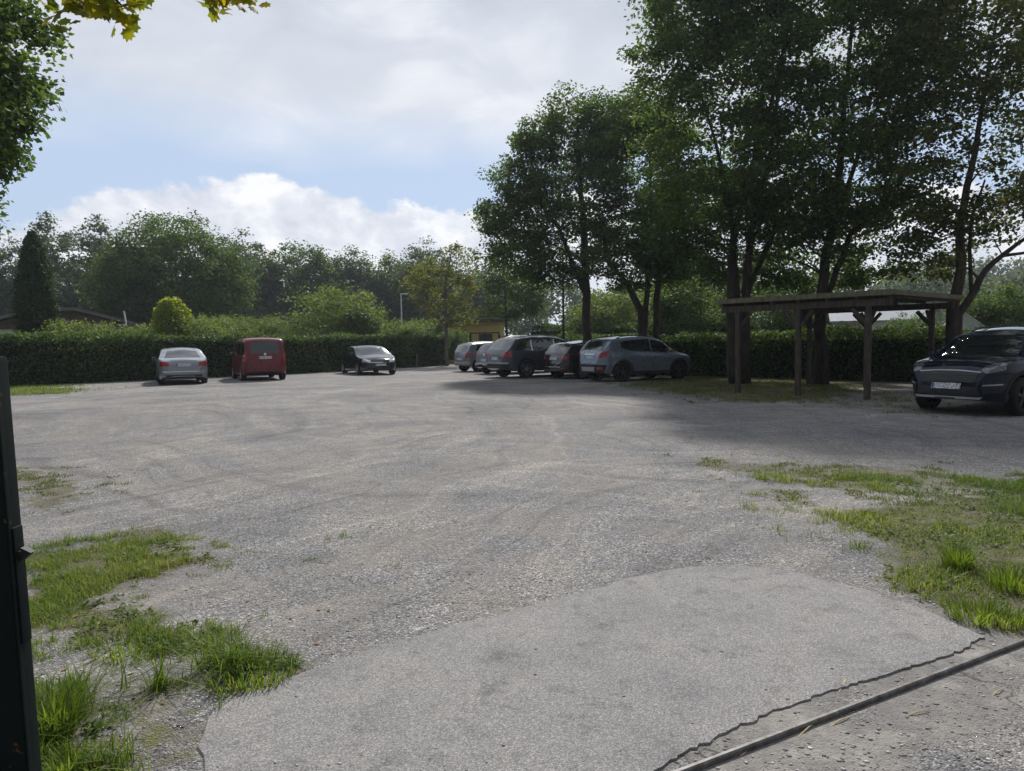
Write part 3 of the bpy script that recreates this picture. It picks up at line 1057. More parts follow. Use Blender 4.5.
def build_tree(name, seed, stems, lobes, n_cl, cl_r, per, leaf, leafm, barkm, stem_r=0.2, shell=0.55, flat=0.65, sides=7, min_twig=0.012):
    """stems: list of polylines [(x,y,z,r),...]; lobes: [(cx,cy,cz,rx,ry,rz,weight)]. returns (wood mesh, leaf mesh)"""
    rng = np.random.default_rng(seed)
    m = MB()
    nodes, nr = [], []
    for st in stems:
        pts = [Vector(s[:3]) for s in st]
        rad = [s[3] * .8 for s in st]
        P, Q = [], []
        for i in range(len(pts) - 1):
            k = max(2, int((pts[i + 1] - pts[i]).length / 0.5))
            for j in range(k):
                t = j / k
                p = pts[i].lerp(pts[i + 1], t)
                P.append(p + Vector(rng.normal(0, 0.02, 3)) * min(1, rad[i] * 6))
                Q.append(rad[i] * (1 - t) + rad[i + 1] * t)
        P.append(pts[-1])
        Q.append(rad[-1])
        if P[0].z <= 0.01:
            P[0].z = -0.1
            Q[0] *= 1.3
            if len(Q) > 1:
                Q[1] *= 1.1
        m.tube(P, Q, sides + 2)
        for p, q in zip(P, Q):
            if p.z > 0.25 * max(s[2] for s in st):
                nodes.append(np.array(p))
                nr.append(q)
    # clumps
    w = np.array([l[6] if len(l) > 6 else l[3] * l[4] * l[5] for l in lobes], float)
    w /= w.sum()
    cl = []
    for k in range(n_cl):
        l = lobes[rng.choice(len(lobes), p=w)]
        d = rng.normal(0, 1, 3)
        d /= np.linalg.norm(d)
        r = rng.random() ** (1 / 3.0)
        r = shell + (1 - shell) * r if rng.random() < 0.62 else r
        r *= rng.uniform(0.86, 1.08)
        cl.append(np.array(l[:3]) + d * r * np.array(l[3:6]))
    cl = np.array(cl)
    nd = np.array(nodes)
    dist = np.min(np.linalg.norm(cl[:, None] - nd[None], axis=2), axis=1)
    cl = cl[np.argsort(dist)]
    nodes = list(nodes)
    for c in cl:
        nd = np.array(nodes)
        dv = c - nd
        d = np.linalg.norm(dv, axis=1)
        pen = np.maximum(nd[:, 2] - c[2] + 0.25 * d, 0) * 1.2 - np.minimum(np.array(nr), 0.06) * 4
        i = int(np.argmin(d + pen))
        a = nd[i]
        L = d[i]
        r0 = min(nr[i] * 0.7, min_twig + 0.014 * L)
        ctrl = a + (c - a) * 0.45 + np.array([0, 0, 0.18 * L]) + rng.normal(0, 0.06 * L, 3)
        k = max(2, min(6, int(L / 0.5)))
        pts = [bez(a, ctrl, c, t / k) for t in range(k + 1)]
        rr = [r0 * (1 - 0.65 * t / k) for t in range(k + 1)]
        m.tube(pts, rr, 4 if r0 < 0.03 else sides - 1, cap=False)
        for p, q in zip(pts[1:], rr[1:]):
            nodes.append(p)
            nr.append(q)
    rad = cl_r * rng.uniform(0.6, 1.35, len(cl))
    V, F = leaves_quads(rng, cl, rad, per, leaf, flat)
    keep = V.reshape(-1, 4, 3)[:, :, 2].min(1) > 0.15
    F = F[keep]
    wood = mesh_py(name + '_wood', m.v, m.f, barkm, True)
    lf = mesh_np(name + '_leaves', V, F, leafm)
    return wood, lf


def plant_tree(name, meshes, loc, label, cat='tree', group=None, rz=0.0, sc=(1, 1, 1)):
    t = thing(name, loc, rz, label, cat, group)
    t.scale = sc
    obj('trunk', meshes[0], t)
    obj('crown', meshes[1], t)
    return t


def rel(px, py, base, depth=None):
    """offset (x,z) from a tree's base for a pixel of the photo at the tree's distance"""
    p = S(px, py, depth or base[1])
    return p.x - base[0], p.z


def lobe(base, px, py, rx, ry, rz, dy=0.0, w=None):
    x, z = rel(px, py, base)
    return (x, dy, z, rx, ry, rz) + ((w,) if w else ())


def stem(base, pts):
    out = []
    for (px, py, r) in pts:
        x, z = rel(px, py, base)
        out.append((x, 0.0, z, r))
    return out


TREE_G = 'large trees along the right-hand hedge'
# tree A
bA = (3.35, 31.2)
wA = build_tree('tree_a', 101, [[(0, 0, 0, .26)] + stem(bA, [(586, 280, .22), (583, 220, .16), (578, 150, .09), (578, 105, .03)]),
                               [(-.15, 0, 3.6, .14)] + stem(bA, [(560, 230, .09), (530, 190, .04)])],
                [lobe(bA, 570, 200, 2.5, 2.6, 3.6, w=22), lobe(bA, 574, 108, 1.1, 1.4, 1.0, w=5), lobe(bA, 603, 118, 0.9, 1.2, .8, w=3.5), lobe(bA, 543, 142, 1.1, 1.4, 1.1, w=5), lobe(bA, 515, 178, 1.0, 1.4, .9, w=4),
                 lobe(bA, 500, 215, 0.9, 1.3, .9, w=4), lobe(bA, 520, 250, 1.4, 1.6, 1.0, w=6), lobe(bA, 545, 272, 1.5, 1.6, .7, w=5), lobe(bA, 600, 155, 1.2, 1.6, 1.2, w=5), lobe(bA, 540, 200, 1.3, 1.8, 1.2, w=6)],
                430, 0.66, 130, 0.13, M_LEAF, M_BARK, flat=.42)
plant_tree('maple_tree', wA, bA + (0,), 'round-crowned dark tree with straight single trunk behind the black hatchback', group=TREE_G)
bB = (5.75, 29.8)
wB = build_tree('tree_b', 102, [[(-.2, 0, 0, .24)] + stem(bB, [(641, 312, .20), (630, 290, .15), (610, 262, .10), (600, 225, .05)]),
                               [(-.2, 0, 1.2, .17)] + stem(bB, [(648, 285, .13), (652, 230, .1), (650, 160, .06), (650, 120, .03)]),
                               [(.35, .2, 0, .2)] + stem(bB, [(657, 300, .17), (660, 250, .13), (675, 190, .08), (680, 150, .03)])],
                [lobe(bB, 645, 190, 2.7, 2.9, 4.1), lobe(bB, 632, 128, 1.1, 1.5, 1.1, w=6), lobe(bB, 662, 130, 1.0, 1.4, 1.0, w=5), lobe(bB, 680, 215, 1.9, 2.2, 2.6, w=12), lobe(bB, 640, 265, 2.6, 2.4, 1.0, w=8)],
                430, 0.66, 130, 0.13, M_LEAF, M_BARK, flat=.42)
plant_tree('maple_tree', wB, bB + (0,), 'dark tree with forked trunk whose limb leans left behind the blue-grey crossover', group=TREE_G)
bC = (7.35, 23.4)
wC = build_tree('tree_c', 103, [[(-.05, 0, 0, .22)] + stem(bC, [(730, 300, .18), (733, 240, .15), (745, 190, .12), (770, 110, .08), (790, 20, .03)]),
                               [(.35, .1, 0, .2)] + stem(bC, [(746, 290, .17), (752, 230, .14), (770, 160, .1), (782, 60, .06), (785, -40, .02)]),
                               [(0.1, 0.1, 2.7, .13)] + stem(bC, [(730, 200, .1), (715, 140, .06), (690, 60, .03)]),
                               [(0.4, 0.1, 3.0, .12)] + stem(bC, [(775, 230, .1), (800, 170, .06), (812, 120, .03)])],
                [lobe(bC, 728, 115, 3.1, 3.2, 4.4), lobe(bC, 690, 35, 2.0, 2.4, 2.3, w=14), lobe(bC, 740, -20, 3.0, 3.0, 2.2, w=20), lobe(bC, 765, 215, 2.0, 2.2, 1.3, w=7), lobe(bC, 705, 215, 1.7, 2.0, 1.5, w=7), lobe(bC, 770, 264, 2.2, 1.5, 0.8, dy=2.6, w=8)],
                560, 0.66, 125, 0.126, M_LEAF, M_BARK, flat=.42)
plant_tree('maple_tree', wC, bC + (0,), 'tall tree with twin dark stems rising just left of the carport', group=TREE_G)
bD = (9.75, 22.4)
wD = build_tree('tree_d', 104, [[(0, 0, 0, .26)] + stem(bD, [(820, 330, .22), (825, 260, .18), (838, 190, .14), (845, 100, .1), (855, 0, .05), (856, -60, .02)]),
                               [(.1, 0, 2.6, .12)] + stem(bD, [(850, 235, .1), (890, 200, .07), (925, 180, .03)]),
                               [(.2, 0, 4.5, .1)] + stem(bD, [(870, 120, .07), (905, 60, .03)])],
                [lobe(bD, 835, 95, 3.2, 3.2, 4.9), lobe(bD, 880, 60, 2.2, 2.6, 3.0, w=18), lobe(bD, 840, -50, 2.8, 2.8, 2.4, w=14), lobe(bD, 870, 215, 2.2, 2.0, 1.2, w=7), lobe(bD, 800, 225, 1.6, 2, 1.4, w=6), lobe(bD, 868, 262, 2.4, 1.5, 0.8, dy=2.6, w=8)],
                560, 0.66, 125, 0.126, M_LEAF, M_BARK, flat=.42)
plant_tree('maple_tree', wD, bD + (0,), 'tall tree with one straight trunk standing behind the middle of the carport', group=TREE_G)
bE = (12.15, 19.4)
wE = build_tree('tree_e', 105, [[(-.1, 0, 0, .22)] + stem(bE, [(952, 305, .19), (962, 270, .16), (960, 225, .13), (975, 150, .09), (990, 60, .05), (1005, -40, .02)]),
                               [(0, 0, 0, .16)] + stem(bE, [(958, 315, .14), (975, 290, .12), (985, 270, .1), (1003, 255, .08), (1030, 235, .05), (1060, 200, .02)]),
                               [(0.35, 0, 2.6, .07)] + stem(bE, [(970, 250, .06), (971, 220, .05), (985, 180, .03)]),
                               stem(bE, [(1003, 256, .06), (1040, 250, .04), (1075, 240, .02)])],
                [lobe(bE, 965, 110, 2.3, 2.6, 3.9), lobe(bE, 945, 60, 1.8, 2.2, 2.6, w=8), lobe(bE, 1020, 120, 2.2, 2.2, 2.8, w=10), lobe(bE, 980, -30, 2.2, 2.2, 1.8, w=8), lobe(bE, 935, 235, 1.2, 1.4, 1.0, w=4), lobe(bE, 985, 250, 1.6, 1.2, 0.6, dy=2.4, w=3), lobe(bE, 1010, 215, 1.3, 1.5, 0.7, w=2.5)],
                340, 0.6, 88, 0.12, M_LEAF2, M_BARK, flat=.42)
plant_tree('maple_tree', wE, bE + (0,), 'thin-leaved tree with crooked leaning stems behind the dark blue SUV', group=TREE_G)

# near tree at the left edge
bL = (-11.75, 12.6)
wL = build_tree('tree_l', 106, [[(0, 0, 0, .24), (.1, 0, 3, .2), (.3, 0, 6, .13), (.4, 0, 9.5, .04)], [(.05, 0, 2.6, .1), (1.2, 0, 4.6, .06), (2.2, 0, 5.4, .02)], [(.2, 0, 5, .1), (1.6, -.2, 7, .05), (2.6, 0, 8, .02)]],
                [(.3, 0, 6.9, 3.2, 3.0, 2.9), (-.2, 0, 4.2, 2.5, 2.4, 1.3, 12), (.2, 0, 8.8, 2.7, 2.6, 2.4, 14), (1.9, 0, 5.9, 1.5, 1.6, .8, 4)],
                900, 0.44, 105, 0.12, M_LEAF, M_BARK)
plant_tree('oak_tree', wL, bL + (0,), 'leafy tree cut off by the left edge of the view above the hedge')


def overhang():
    """yellowing maple branches hanging into the top of the view, from a maple standing behind the viewpoint"""
    base = Vector((-4.4, -0.6, 0))
    t = thing('maple_branch_tree', base, 0, 'yellowing maple whose leafy branch tips hang into the top of the view', 'tree')
    m = MB()

    def loc(p):
        return Vector(p) - base
    m.tube([loc((-4.4, -.6, -.1)), loc((-4.35, -.5, 2)), loc((-4.2, -.3, 4.2)), loc((-4.0, 0, 6.5))], [.2, .16, .13, .06], 10)
    tips = []
    rng = random.Random(12)
    def hang(a, pxs, n, spread):
        for (px, py, dep) in pxs:
            e = S(px, py, dep)
            mid = Vector(a).lerp(e, 0.55) + Vector((0, 0, 0.35))
            pts = [bez(np.array(a), np.array(mid), np.array(e), k / 6) for k in range(7)]
            m.tube([loc(p) for p in pts], [.018 * (1 - k / 8) + .002 for k in range(7)], 5, cap=False)
            tips.append((e, n, spread))
    a0 = (-3.6, 2.0, 4.9)
    m.tube([loc((-4.2, -.3, 4.2)), loc((-4.0, 0.9, 4.8)), loc(a0)], [.07, .05, .03], 6)
    hang(a0, [(92, 0, 4.4), (122, 6, 4.5), (80, -18, 4.4), (130, -25, 4.6), (100, -50, 4.5), (105, -12, 4.5), (75, 4, 4.4), (112, 0, 4.5)], 20, 0.095)
    a1 = (-2.4, 2.6, 5.2)
    m.tube([loc(a0), loc((-3, 2.4, 5.15)), loc(a1)], [.03, .025, .02], 6)
    hang(a1, [(215, -12, 4.6), (232, -6, 4.6), (244, -12, 4.6), (200, -45, 4.6), (225, -50, 4.7), (220, -2, 4.6)], 16, 0.075)
    # unseen rest of the crown above and behind, added to dim light and reflections
    g2 = np.random.default_rng(77)
    for k in range(430):
        q = g2.normal(0, 1, 3)
        q = q / np.linalg.norm(q) * g2.uniform(.45, 1.0)
        e = Vector((-4.0 + 4.2 * q[0], -3.2 + 3.4 * q[1], 8.2 + 3.6 * q[2]))
        a_ = Vector((-4.2, -.3, 4.2)).lerp(Vector((-4.0, 0, 6.5)), g2.random())
        if k % 4 == 0:
            md = a_.lerp(e, .5) + Vector((0, 0, .5))
            m.tube([loc(a_), loc(md), loc(e)], [.045, .03, .012], 5, cap=False)
        tips.append((e, 14, .42))
    m2 = m
    out = [(0, -0.45), (0.14, -0.30), (0.44, -0.34), (0.42, -0.10), (0.60, 0.10), (0.38, 0.20), (0.34, 0.46), (0.16, 0.38), (0, 0.66)]
    outline = out + [(-x, y) for x, y in out[-2:0:-1]]
    V, F = [], []
    for (e, n, sp) in tips:
        for k in range(n):
            off = Vector((rng.gauss(0, sp), rng.gauss(0, sp), rng.gauss(0, sp * .8)))
            if off.length > 1.9 * sp:
                off *= 1.9 * sp / off.length
            p = e + off
            nm = Vector((rng.gauss(0, .5), rng.gauss(-.35, .5), rng.gauss(.55, .4))).normalized()
            d = Vector((rng.gauss(0, .6), rng.gauss(0, .6), -1))
            d = (d - nm * d.dot(nm)).normalized()
            b = nm.cross(d)
            s = rng.uniform(.065, .115)
            o = len(V)
            V.append(loc(p))
            for (x, y) in outline:
                V.append(loc(p + (b * x + d * y) * s - nm * s * (0.28 * abs(x) + 0.12 * y * y)))
            q = len(outline)
            F += [(o, o + 1 + i, o + 1 + (i + 1) % q) for i in range(q)]
    obj('trunk', mesh_py('maple_wood', m.v, m.f, M_BARK, True), t)
    obj('crown', mesh_np('maple_leaves', V, F, M_MAPLE), t)


overhang()

weeds([L1, R1, L2], 2600, 91)

# background trees: a few kinds built once, each tree an object of its own
def kind_mesh_(seed, H, Rw, leafm, n_cl, per, leaf, cl_r, trunk_h=0.25, barkm=M_BARK, top=1.0, shell=0.6):
    rng = np.random.default_rng(seed)
    zc = H * (trunk_h + (1 - trunk_h) * 0.5)
    rz = H * (1 - trunk_h) * 0.5
    lob = [(0, 0, zc, Rw, Rw, rz)]
    for k in range(5):
        a = rng.uniform(0, 6.28)
        lob.append((math.cos(a) * Rw * .55, math.sin(a) * Rw * .55, zc + rng.uniform(-.4, .6) * rz, Rw * rng.uniform(.4, .6), Rw * rng.uniform(.4, .6), rz * rng.uniform(.3, .5)))
    return build_tree('bg%d' % seed, seed, [[(0, 0, 0, .03 * H * .8), (.1, 0, H * .4, .02 * H * .7), (0, .1, H * .85, .02)],
                                             [(0, 0, H * .2, .012 * H), (Rw * .5, 0.2, H * .6, .02)], [(0, 0, H * .25, .012 * H), (-Rw * .45, -.2, H * .65, .02)]],
                      lob, n_cl, cl_r, per, leaf, leafm, barkm, shell=shell, sides=5)


def kind_mesh(seed, H, Rw, leafm, n_cl, per, leaf, cl_r, trunk_h=0.25):
    return kind_mesh_(seed, H, Rw, leafm, int(n_cl * 2.1), int(per * 1.3), leaf * .9, cl_r * 1.1, trunk_h, shell=.35)


K_BROAD = kind_mesh(201, 11.5, 5.6, M_LEAF, 260, 110, .215, .95, .10)
K_TALL = kind_mesh(202, 14, 4.2, M_LEAF4, 150, 55, .34, 1.0, .12)
K_TALL2 = kind_mesh(203, 13, 4.8, M_LEAF, 160, 55, .34, 1.05, .12)
K_POP = kind_mesh(204, 16, 2.6, M_LEAF4, 110, 40, .34, .85, .15)
K_SHRUB = kind_mesh(205, 4.6, 3.0, M_LEAF5, 130, 55, .17, .6, .03)
K_SHRUB2 = kind_mesh(206, 3.2, 2.2, M_LEAF5, 90, 50, .14, .48, .03)
K_DARKB = kind_mesh(207, 6, 3.2, M_LEAF, 130, 55, .2, .7, .06)


def at(px, depth):
    p = S(px, 345, depth)
    return (p.x, depth, 0)


BG = 'background trees beyond the left hedge'
for (nm, k, px, dep, sc, rz, lab, grp) in [
    ('broad_tree', K_BROAD, 178, 56, 1.0, 0.3, 'wide dome-shaped green tree behind the hedge above the silver saloon', BG),
    ('poplar_tree', K_POP, 58, 74, 0.95, 1.0, 'narrow grey-green tree just right of the dark conifer', BG),
    ('poplar_tree', K_POP, 100, 80, 1.0, 2.4, 'feathery grey-green tree between the conifer and the wide dome-shaped tree', BG),
    ('tall_tree', K_TALL, 20, 70, 0.85, 0.5, 'bushy grey-green tree behind the bungalow at the left edge', BG),
    ('tall_tree', K_TALL, 246, 84, 1.03, 2.2, 'dark tree rising at the right shoulder of the wide dome-shaped tree', BG),
    ('leafy_tree', K_TALL2, 300, 86, 1.04, 0.4, 'tallest dark round tree of the wood above the red van', BG),
    ('tall_tree', K_TALL, 352, 90, 0.95, 4.0, 'dark tree of the wood standing above the black saloon', BG),
    ('leafy_tree', K_TALL2, 392, 92, 0.98, 2.0, 'dark tree just left of the thin autumn-tinted tree', BG),
    ('tall_tree', K_TALL, 430, 88, 0.98, 1.3, 'dark tree directly behind the thin autumn-tinted tree', BG),
    ('leafy_tree', K_TALL2, 485, 96, 0.85, 3.3, 'shaded tree behind the yellow building', BG),
    ('leafy_tree', K_TALL2, 140, 78, 0.95, 5.0, 'dark tree peeping out above the wide dome-shaped tree', BG),
    ('round_shrub', K_SHRUB, 337, 50, 1.18, 0.0, 'rounded light green shrub tree above the hedge left of the black saloon', 'shrubs above the hedges'),
    ('round_shrub', K_SHRUB, 262, 46, 0.72, 1.9, 'pale green bush looking over the hedge above the red van', 'shrubs above the hedges'),
    ('round_shrub', K_SHRUB, 228, 44, 0.72, 4.2, 'light bush over the hedge between silver saloon and red van', 'shrubs above the hedges'),
    ('garden_bush', K_SHRUB2, 78, 33.5, 0.85, 0.2, 'bright bush growing over the hedge in front of the bungalow', 'shrubs above the hedges'),
    ('garden_bush', K_SHRUB2, 128, 34.5, 0.78, 2.8, 'bright bush growing over the hedge under the leaning white pole', 'shrubs above the hedges'),
    ('garden_bush', K_SHRUB2, 200, 38, 0.95, 4.1, 'bush over the hedge just right of the golden round conifer', 'shrubs above the hedges'),
    ('garden_bush', K_SHRUB2, 378, 52, 1.0, 5.3, 'low green bush over the hedge above the black saloon', 'shrubs above the hedges'),
    ('garden_bush', K_SHRUB2, 418, 54, 1.0, 1.3, 'low bush over the hedge at the foot of the white pole', 'shrubs above the hedges'),
    ('dark_shrub', K_DARKB, 700, 40, 0.9, 0.6, 'shaded green shrub tree behind the hedge left of the carport', 'shrubs beyond the right hedge'),
    ('round_shrub', K_SHRUB, 620, 46, 1.1, 2.6, 'sunlit shrub tree seen between the trunks above the blue-grey crossover', 'shrubs beyond the right hedge'),
    ('round_shrub', K_SHRUB, 675, 52, 1.3, 3.6, 'sunlit shrub tree right of the forked trunk', 'shrubs beyond the right hedge'),
    ('dark_shrub', K_DARKB, 770, 42, 0.85, 3.9, 'shaded shrub tree seen over the hedge through the carport', 'shrubs beyond the right hedge'),
    ('round_shrub', K_SHRUB, 822, 40, 0.8, 4.9, 'yellow-green bush under the carport roof beside the grey board fence', 'shrubs beyond the right hedge'),
    ('dark_shrub', K_DARKB, 455, 50.5, 0.40, 1.7, 'dark bush behind the mesh fence in front of the yellow building', 'shrubs beyond the right hedge'),
    ('dark_shrub', K_DARKB, 908, 31, 0.40, 2.2, 'low bush in front of the white garden house', 'shrubs beyond the right hedge'),
    ('dark_shrub', K_DARKB, 1000, 32, 0.62, 1.0, 'broad bush behind the dark blue SUV', 'shrubs beyond the right hedge'),
    ('dark_shrub', K_DARKB, 1075, 30, 0.66, 2.0, 'bush at the right edge behind the dark blue SUV', 'shrubs beyond the right hedge'),
]:
    plant_tree(nm, k, at(px, dep), lab, 'tree' if 'tree' in nm else 'bush', grp, rz, (sc, sc, sc))

bO = at(446, 44.5)[:2]
wO = build_tree('tree_o', 108, [[(0, 0, 0, .15)] + stem(bO, [(446, 320, .12), (445, 285, .09), (452, 250, .03)]), [(0, 0, 3.2, .07)] + stem(bO, [(425, 285, .05), (410, 275, .02)]), [(0, 0, 2.8, .07)] + stem(bO, [(465, 290, .05), (478, 272, .02)])],
                [lobe(bO, 438, 290, 2.5, 2.3, 1.4), lobe(bO, 425, 275, 1.6, 1.6, 1.0, w=5), lobe(bO, 462, 262, 1.2, 1.2, 1.3, w=4), lobe(bO, 455, 315, 2.0, 1.8, 0.9, w=4)], 150, .5, 48, .15, M_LEAFY, M_BARKL)
plant_tree('autumn_tree', wO, bO + (0,), 'thin tree with yellowing leaves and pale trunk at the end of the hedge')
bP = at(508, 47)[:2]
wP = build_tree('tree_p', 109, [[(0, 0, 0, .12)] + stem(bP, [(506, 320, .1), (505, 290, .06), (503, 265, .02)])],
                [lobe(bP, 512, 295, 2.1, 2, 1.6), lobe(bP, 500, 270, 1.1, 1.2, 1.0, w=3), lobe(bP, 530, 300, 1.1, 1.2, 1.2, w=3)], 170, .5, 60, .15, M_LEAF3, M_BARK)
plant_tree('garden_tree', wP, bP + (0,), 'small open green tree in front of the right end of the yellow building')


def conifer(loc, H, Rw, n, leaf, mat, label, name, rnd=False, seed=1):
    rng = np.random.default_rng(seed)
    z = rng.random(n) ** 0.9 * H
    prof = (np.sqrt(np.clip(1 - ((z / H - .42) / .6) ** 2, 0, 1))) if rnd else (1 - (z / H) ** 3) ** .75 * (0.82 + .5 * np.minimum(z / H, .36))
    az = rng.uniform(0, 6.28, n)
    rr = Rw * prof * (0.72 + .32 * rng.random(n)) * (1 + .10 * np.sin(az * 5 + z * 2))
    c = np.stack([np.cos(az) * rr, np.sin(az) * rr, z + .12], -1)
    V, F = leaves_quads(rng, c, np.full(n, leaf * 1.3), 3, leaf, 1.2, up=.2)
    t = thing(name, loc, 0, label, 'conifer')
    m = MB()
    m.tube([(0, 0, -.1), (0, 0, H * .5), (0, 0, H * .93)], [Rw * .16, Rw * .1, .02], 8)
    m.build('trunk', M_BARK, t, True)
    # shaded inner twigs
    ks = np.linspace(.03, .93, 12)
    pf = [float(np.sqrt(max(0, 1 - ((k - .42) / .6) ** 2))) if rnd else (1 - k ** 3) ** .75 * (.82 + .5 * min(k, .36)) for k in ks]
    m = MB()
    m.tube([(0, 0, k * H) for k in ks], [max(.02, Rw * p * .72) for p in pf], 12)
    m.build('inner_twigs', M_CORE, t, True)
    obj('crown', mesh_np('conifer_leaves', V, F, mat), t)


conifer(at(38, 34), 6.75, 0.84, 9000, .13, M_CONIF, 'tall dark columnar conifer rising above the hedge in front of the bungalow', 'columnar_conifer', seed=3)
conifer(at(173, 37), 3.75, 1.0, 5200, .12, M_THUJA, 'golden-green round conifer peeping over the hedge above the silver saloon', 'round_conifer', True, 4)


def far_woods(name, spec, leafm, seed):
    rng = np.random.default_rng(seed)
    V, F, o = [], [], 0
    for (px, dep, H, Rw) in spec:
        x, y, _ = at(px, dep)
        n = 72
        d = rng.normal(0, 1, (n, 3))
        d /= np.linalg.norm(d, axis=1, keepdims=True)
        c = np.array([x, y, H * .52]) + d * np.array([Rw, Rw, H * .46]) * rng.uniform(.5, 1.02, (n, 1))
        c[:, 2] = np.maximum(c[:, 2], .8)
        v, f = leaves_quads(rng, c, np.full(n, Rw * .34), 34, dep * .0052, .8)
        V.append(v)
        F.append(f + o)
        o += len(v)
    obj(name, mesh_np(name, np.concatenate(V), np.concatenate(F), leafm), kind='stuff')


rw = random.Random(3)
far_woods('far_woods', [(px + rw.uniform(-10, 10), 112 + rw.uniform(-8, 25), 12.5 + rw.uniform(-2.5, 2.0), 5.2 + rw.uniform(-1, 1)) for px in range(-160, 1200, 24)], M_LEAF4, 5)
far_woods('wooded_hill', [(px + rw.uniform(-6, 6), 190 + rw.uniform(-10, 10), 20 + rw.uniform(-2, 2) + max(0, (px - 960)) * .03, 7) for px in range(900, 1240, 16)], M_LEAF4, 6)


# ------------------------------------------------------------------ hedges
def hedge(pts, thick, h, leaf, per_m, seed, label, mat=M_HEDGE, wob=0.14):
    rng = np.random.default_rng(seed)
    P = [np.array(p) for p in pts]
    c0 = P[0]
    C3, core = [], MB()
    for a, b in zip(P[:-1], P[1:]):
        d = b - a
        L = np.linalg.norm(d)
        d = d / L
        nn = np.array([-d[1], d[0]])
        n = int(L * per_m)
        s = rng.random(n) * L
        u = rng.random(n)
        # perimeter: front, top, back
        per = h + thick + h
        q = u * per
        side = np.where(q < h, -1, np.where(q < h + thick, 0, 1))
        z = np.where(side == -1, q, np.where(side == 0, h, per - q))
        t = np.where(side == -1, -thick / 2, np.where(side == 0, q - h - thick / 2, thick / 2))
        xy = a + d * s[:, None] + nn * t[:, None]
        bump = (fbm(xy[:, 0] * .9 + z * .7, xy[:, 1] * .9, seed, 4) - .5) * 2 * wob * 2.0
        depth = -np.abs(rng.normal(0, .07, n))
        push = bump + depth
        x = xy[:, 0] + nn[0] * push * np.sign(t) * (side != 0)
        y = xy[:, 1] + nn[1] * push * np.sign(t) * (side != 0)
        zz = np.where(side == 0, h + push * 1.1 + (fbm(xy[:, 0] * .35, xy[:, 1] * .35, seed + 5, 3) - .5) * .6, z)
        C3.append(np.stack([x, y, np.maximum(zz, .05)], -1))
        m = (a + b) / 2 - c0
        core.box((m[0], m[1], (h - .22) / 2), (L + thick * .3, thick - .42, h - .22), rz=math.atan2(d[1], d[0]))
        k = int(L * 3)
        for i in range(k):
            q = a + d * rng.random() * L + nn * rng.uniform(-.25, .25) * thick - c0
            core.tube([(q[0], q[1], -.05), (q[0] + rng.normal(0, .05), q[1] + rng.normal(0, .05), h * .5)], [.025, .015], 5)
    cen = np.concatenate(C3) - np.array([c0[0], c0[1], 0])
    V, F = leaves_quads(rng, cen, np.full(len(cen), leaf * 1.2), 2, leaf, 1.0, up=.35)
    t = thing('hedge', (c0[0], c0[1], 0), 0, label, 'hedge')
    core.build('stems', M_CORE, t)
    obj('foliage', mesh_np('hedge_leaves', V, F, mat), t)


hedge(HEDGE_L, 1.3, 1.95, .11, 1150, 61, 'long clipped dark hedge behind the silver, red and black cars')
hedge(HEDGE_R, 1.2, 1.62, .10, 1000, 62, 'shaded hedge running behind the carport and the row of cars')
hedge([at(540, 47)[:2], at(640, 42)[:2], at(745, 38)[:2]], 1.6, 2.35, .14, 700, 63, 'sunlit yellow-green hedge seen between the tree trunks', M_LEAF3)


# ------------------------------------------------------------------ carport
def make_carport():
    Cn = Vector(G(867, 400) + (0,))
    ux = Vector((-0.652, 0.758, 0)).normalized()     # along front row
    uy = Vector((0.758, 0.652, 0)).normalized()      # into depth
    M_W = bark_mat('weathered_timber', (0.04, 0.033, 0.027), (0.11, 0.092, 0.074))
    M_RF = simple('roof_felt_moss', (0.10, 0.095, 0.06), 0.9, var=0.35, scale=3, bump=0.3)
    M_FA = bark_mat('fascia_timber', (0.09, 0.086, 0.055), (0.19, 0.178, 0.122))
    t = thing('carport', Cn, math.atan2(ux.y, ux.x), 'open wooden carport with flat roof on six posts under the tall trees', 'carport')
    # local frame: x along the front row away from the near corner, y = to the left of it (towards viewer), so depth is -y
    LX, LY, H = 3.42, 4.0, 2.21
    spots = [(0, 0), (LX / 2, 0), (LX, 0), (0, -LY), (LX / 2, -LY), (LX, -LY)]
    for (x, y) in spots:
        m = MB()
        m.box((x, y, H / 2 - .04), (.12, .12, H + .08), bev=.008)
        p = m.build('post', M_W, t)
        b = MB()
        for sx in (-1, 1):
            if 0 <= x + sx * .5 <= LX:
                b.tube([(x + sx * .04, y, H - .42), (x + sx * .38, y, H - .05)], .06, 4)
        sy = -1 if y == 0 else 1
        b.tube([(x, y + sy * .04, H - .42), (x, y + sy * .38, H - .05)], .06, 4)
        b.build('brace', M_W, p)
    for y in (0, -LY):
        m = MB()
        m.box((LX / 2 - .02, y, H + .08), (LX + 1.0, .12, .16), bev=.008)
        m.build('beam', M_W, t)
    for k in range(7):
        m = MB()
        m.box((-.5 + k * (LX + .95) / 6, -LY / 2 + .0, H + .235), (.07, LY + .2, .14))
        m.build('rafter', M_W, t)
    m = MB()
    XA, XB, YA, YB = -0.62, LX + .58, .16, -LY - .35
    xc, yc, wx, wy = (XA + XB) / 2, (YA + YB) / 2, XB - XA, YA - YB
    m.box((xc, yc, H + .335), (wx - .06, wy - .06, .05), bev=.01)
    m.build('roof', M_RF, t)
    m = MB()
    for (c, s) in [((xc, YA, H + .29), (wx + .03, .03, .12)), ((xc, YB, H + .29), (wx + .03, .03, .12)),
                   ((XA, yc, H + .29), (.03, wy - .032, .12)), ((XB, yc, H + .29), (.03, wy - .032, .12))]:
        m.box(c, s, bev=.004)
    m.build('fascia', M_FA, t)


make_carport()


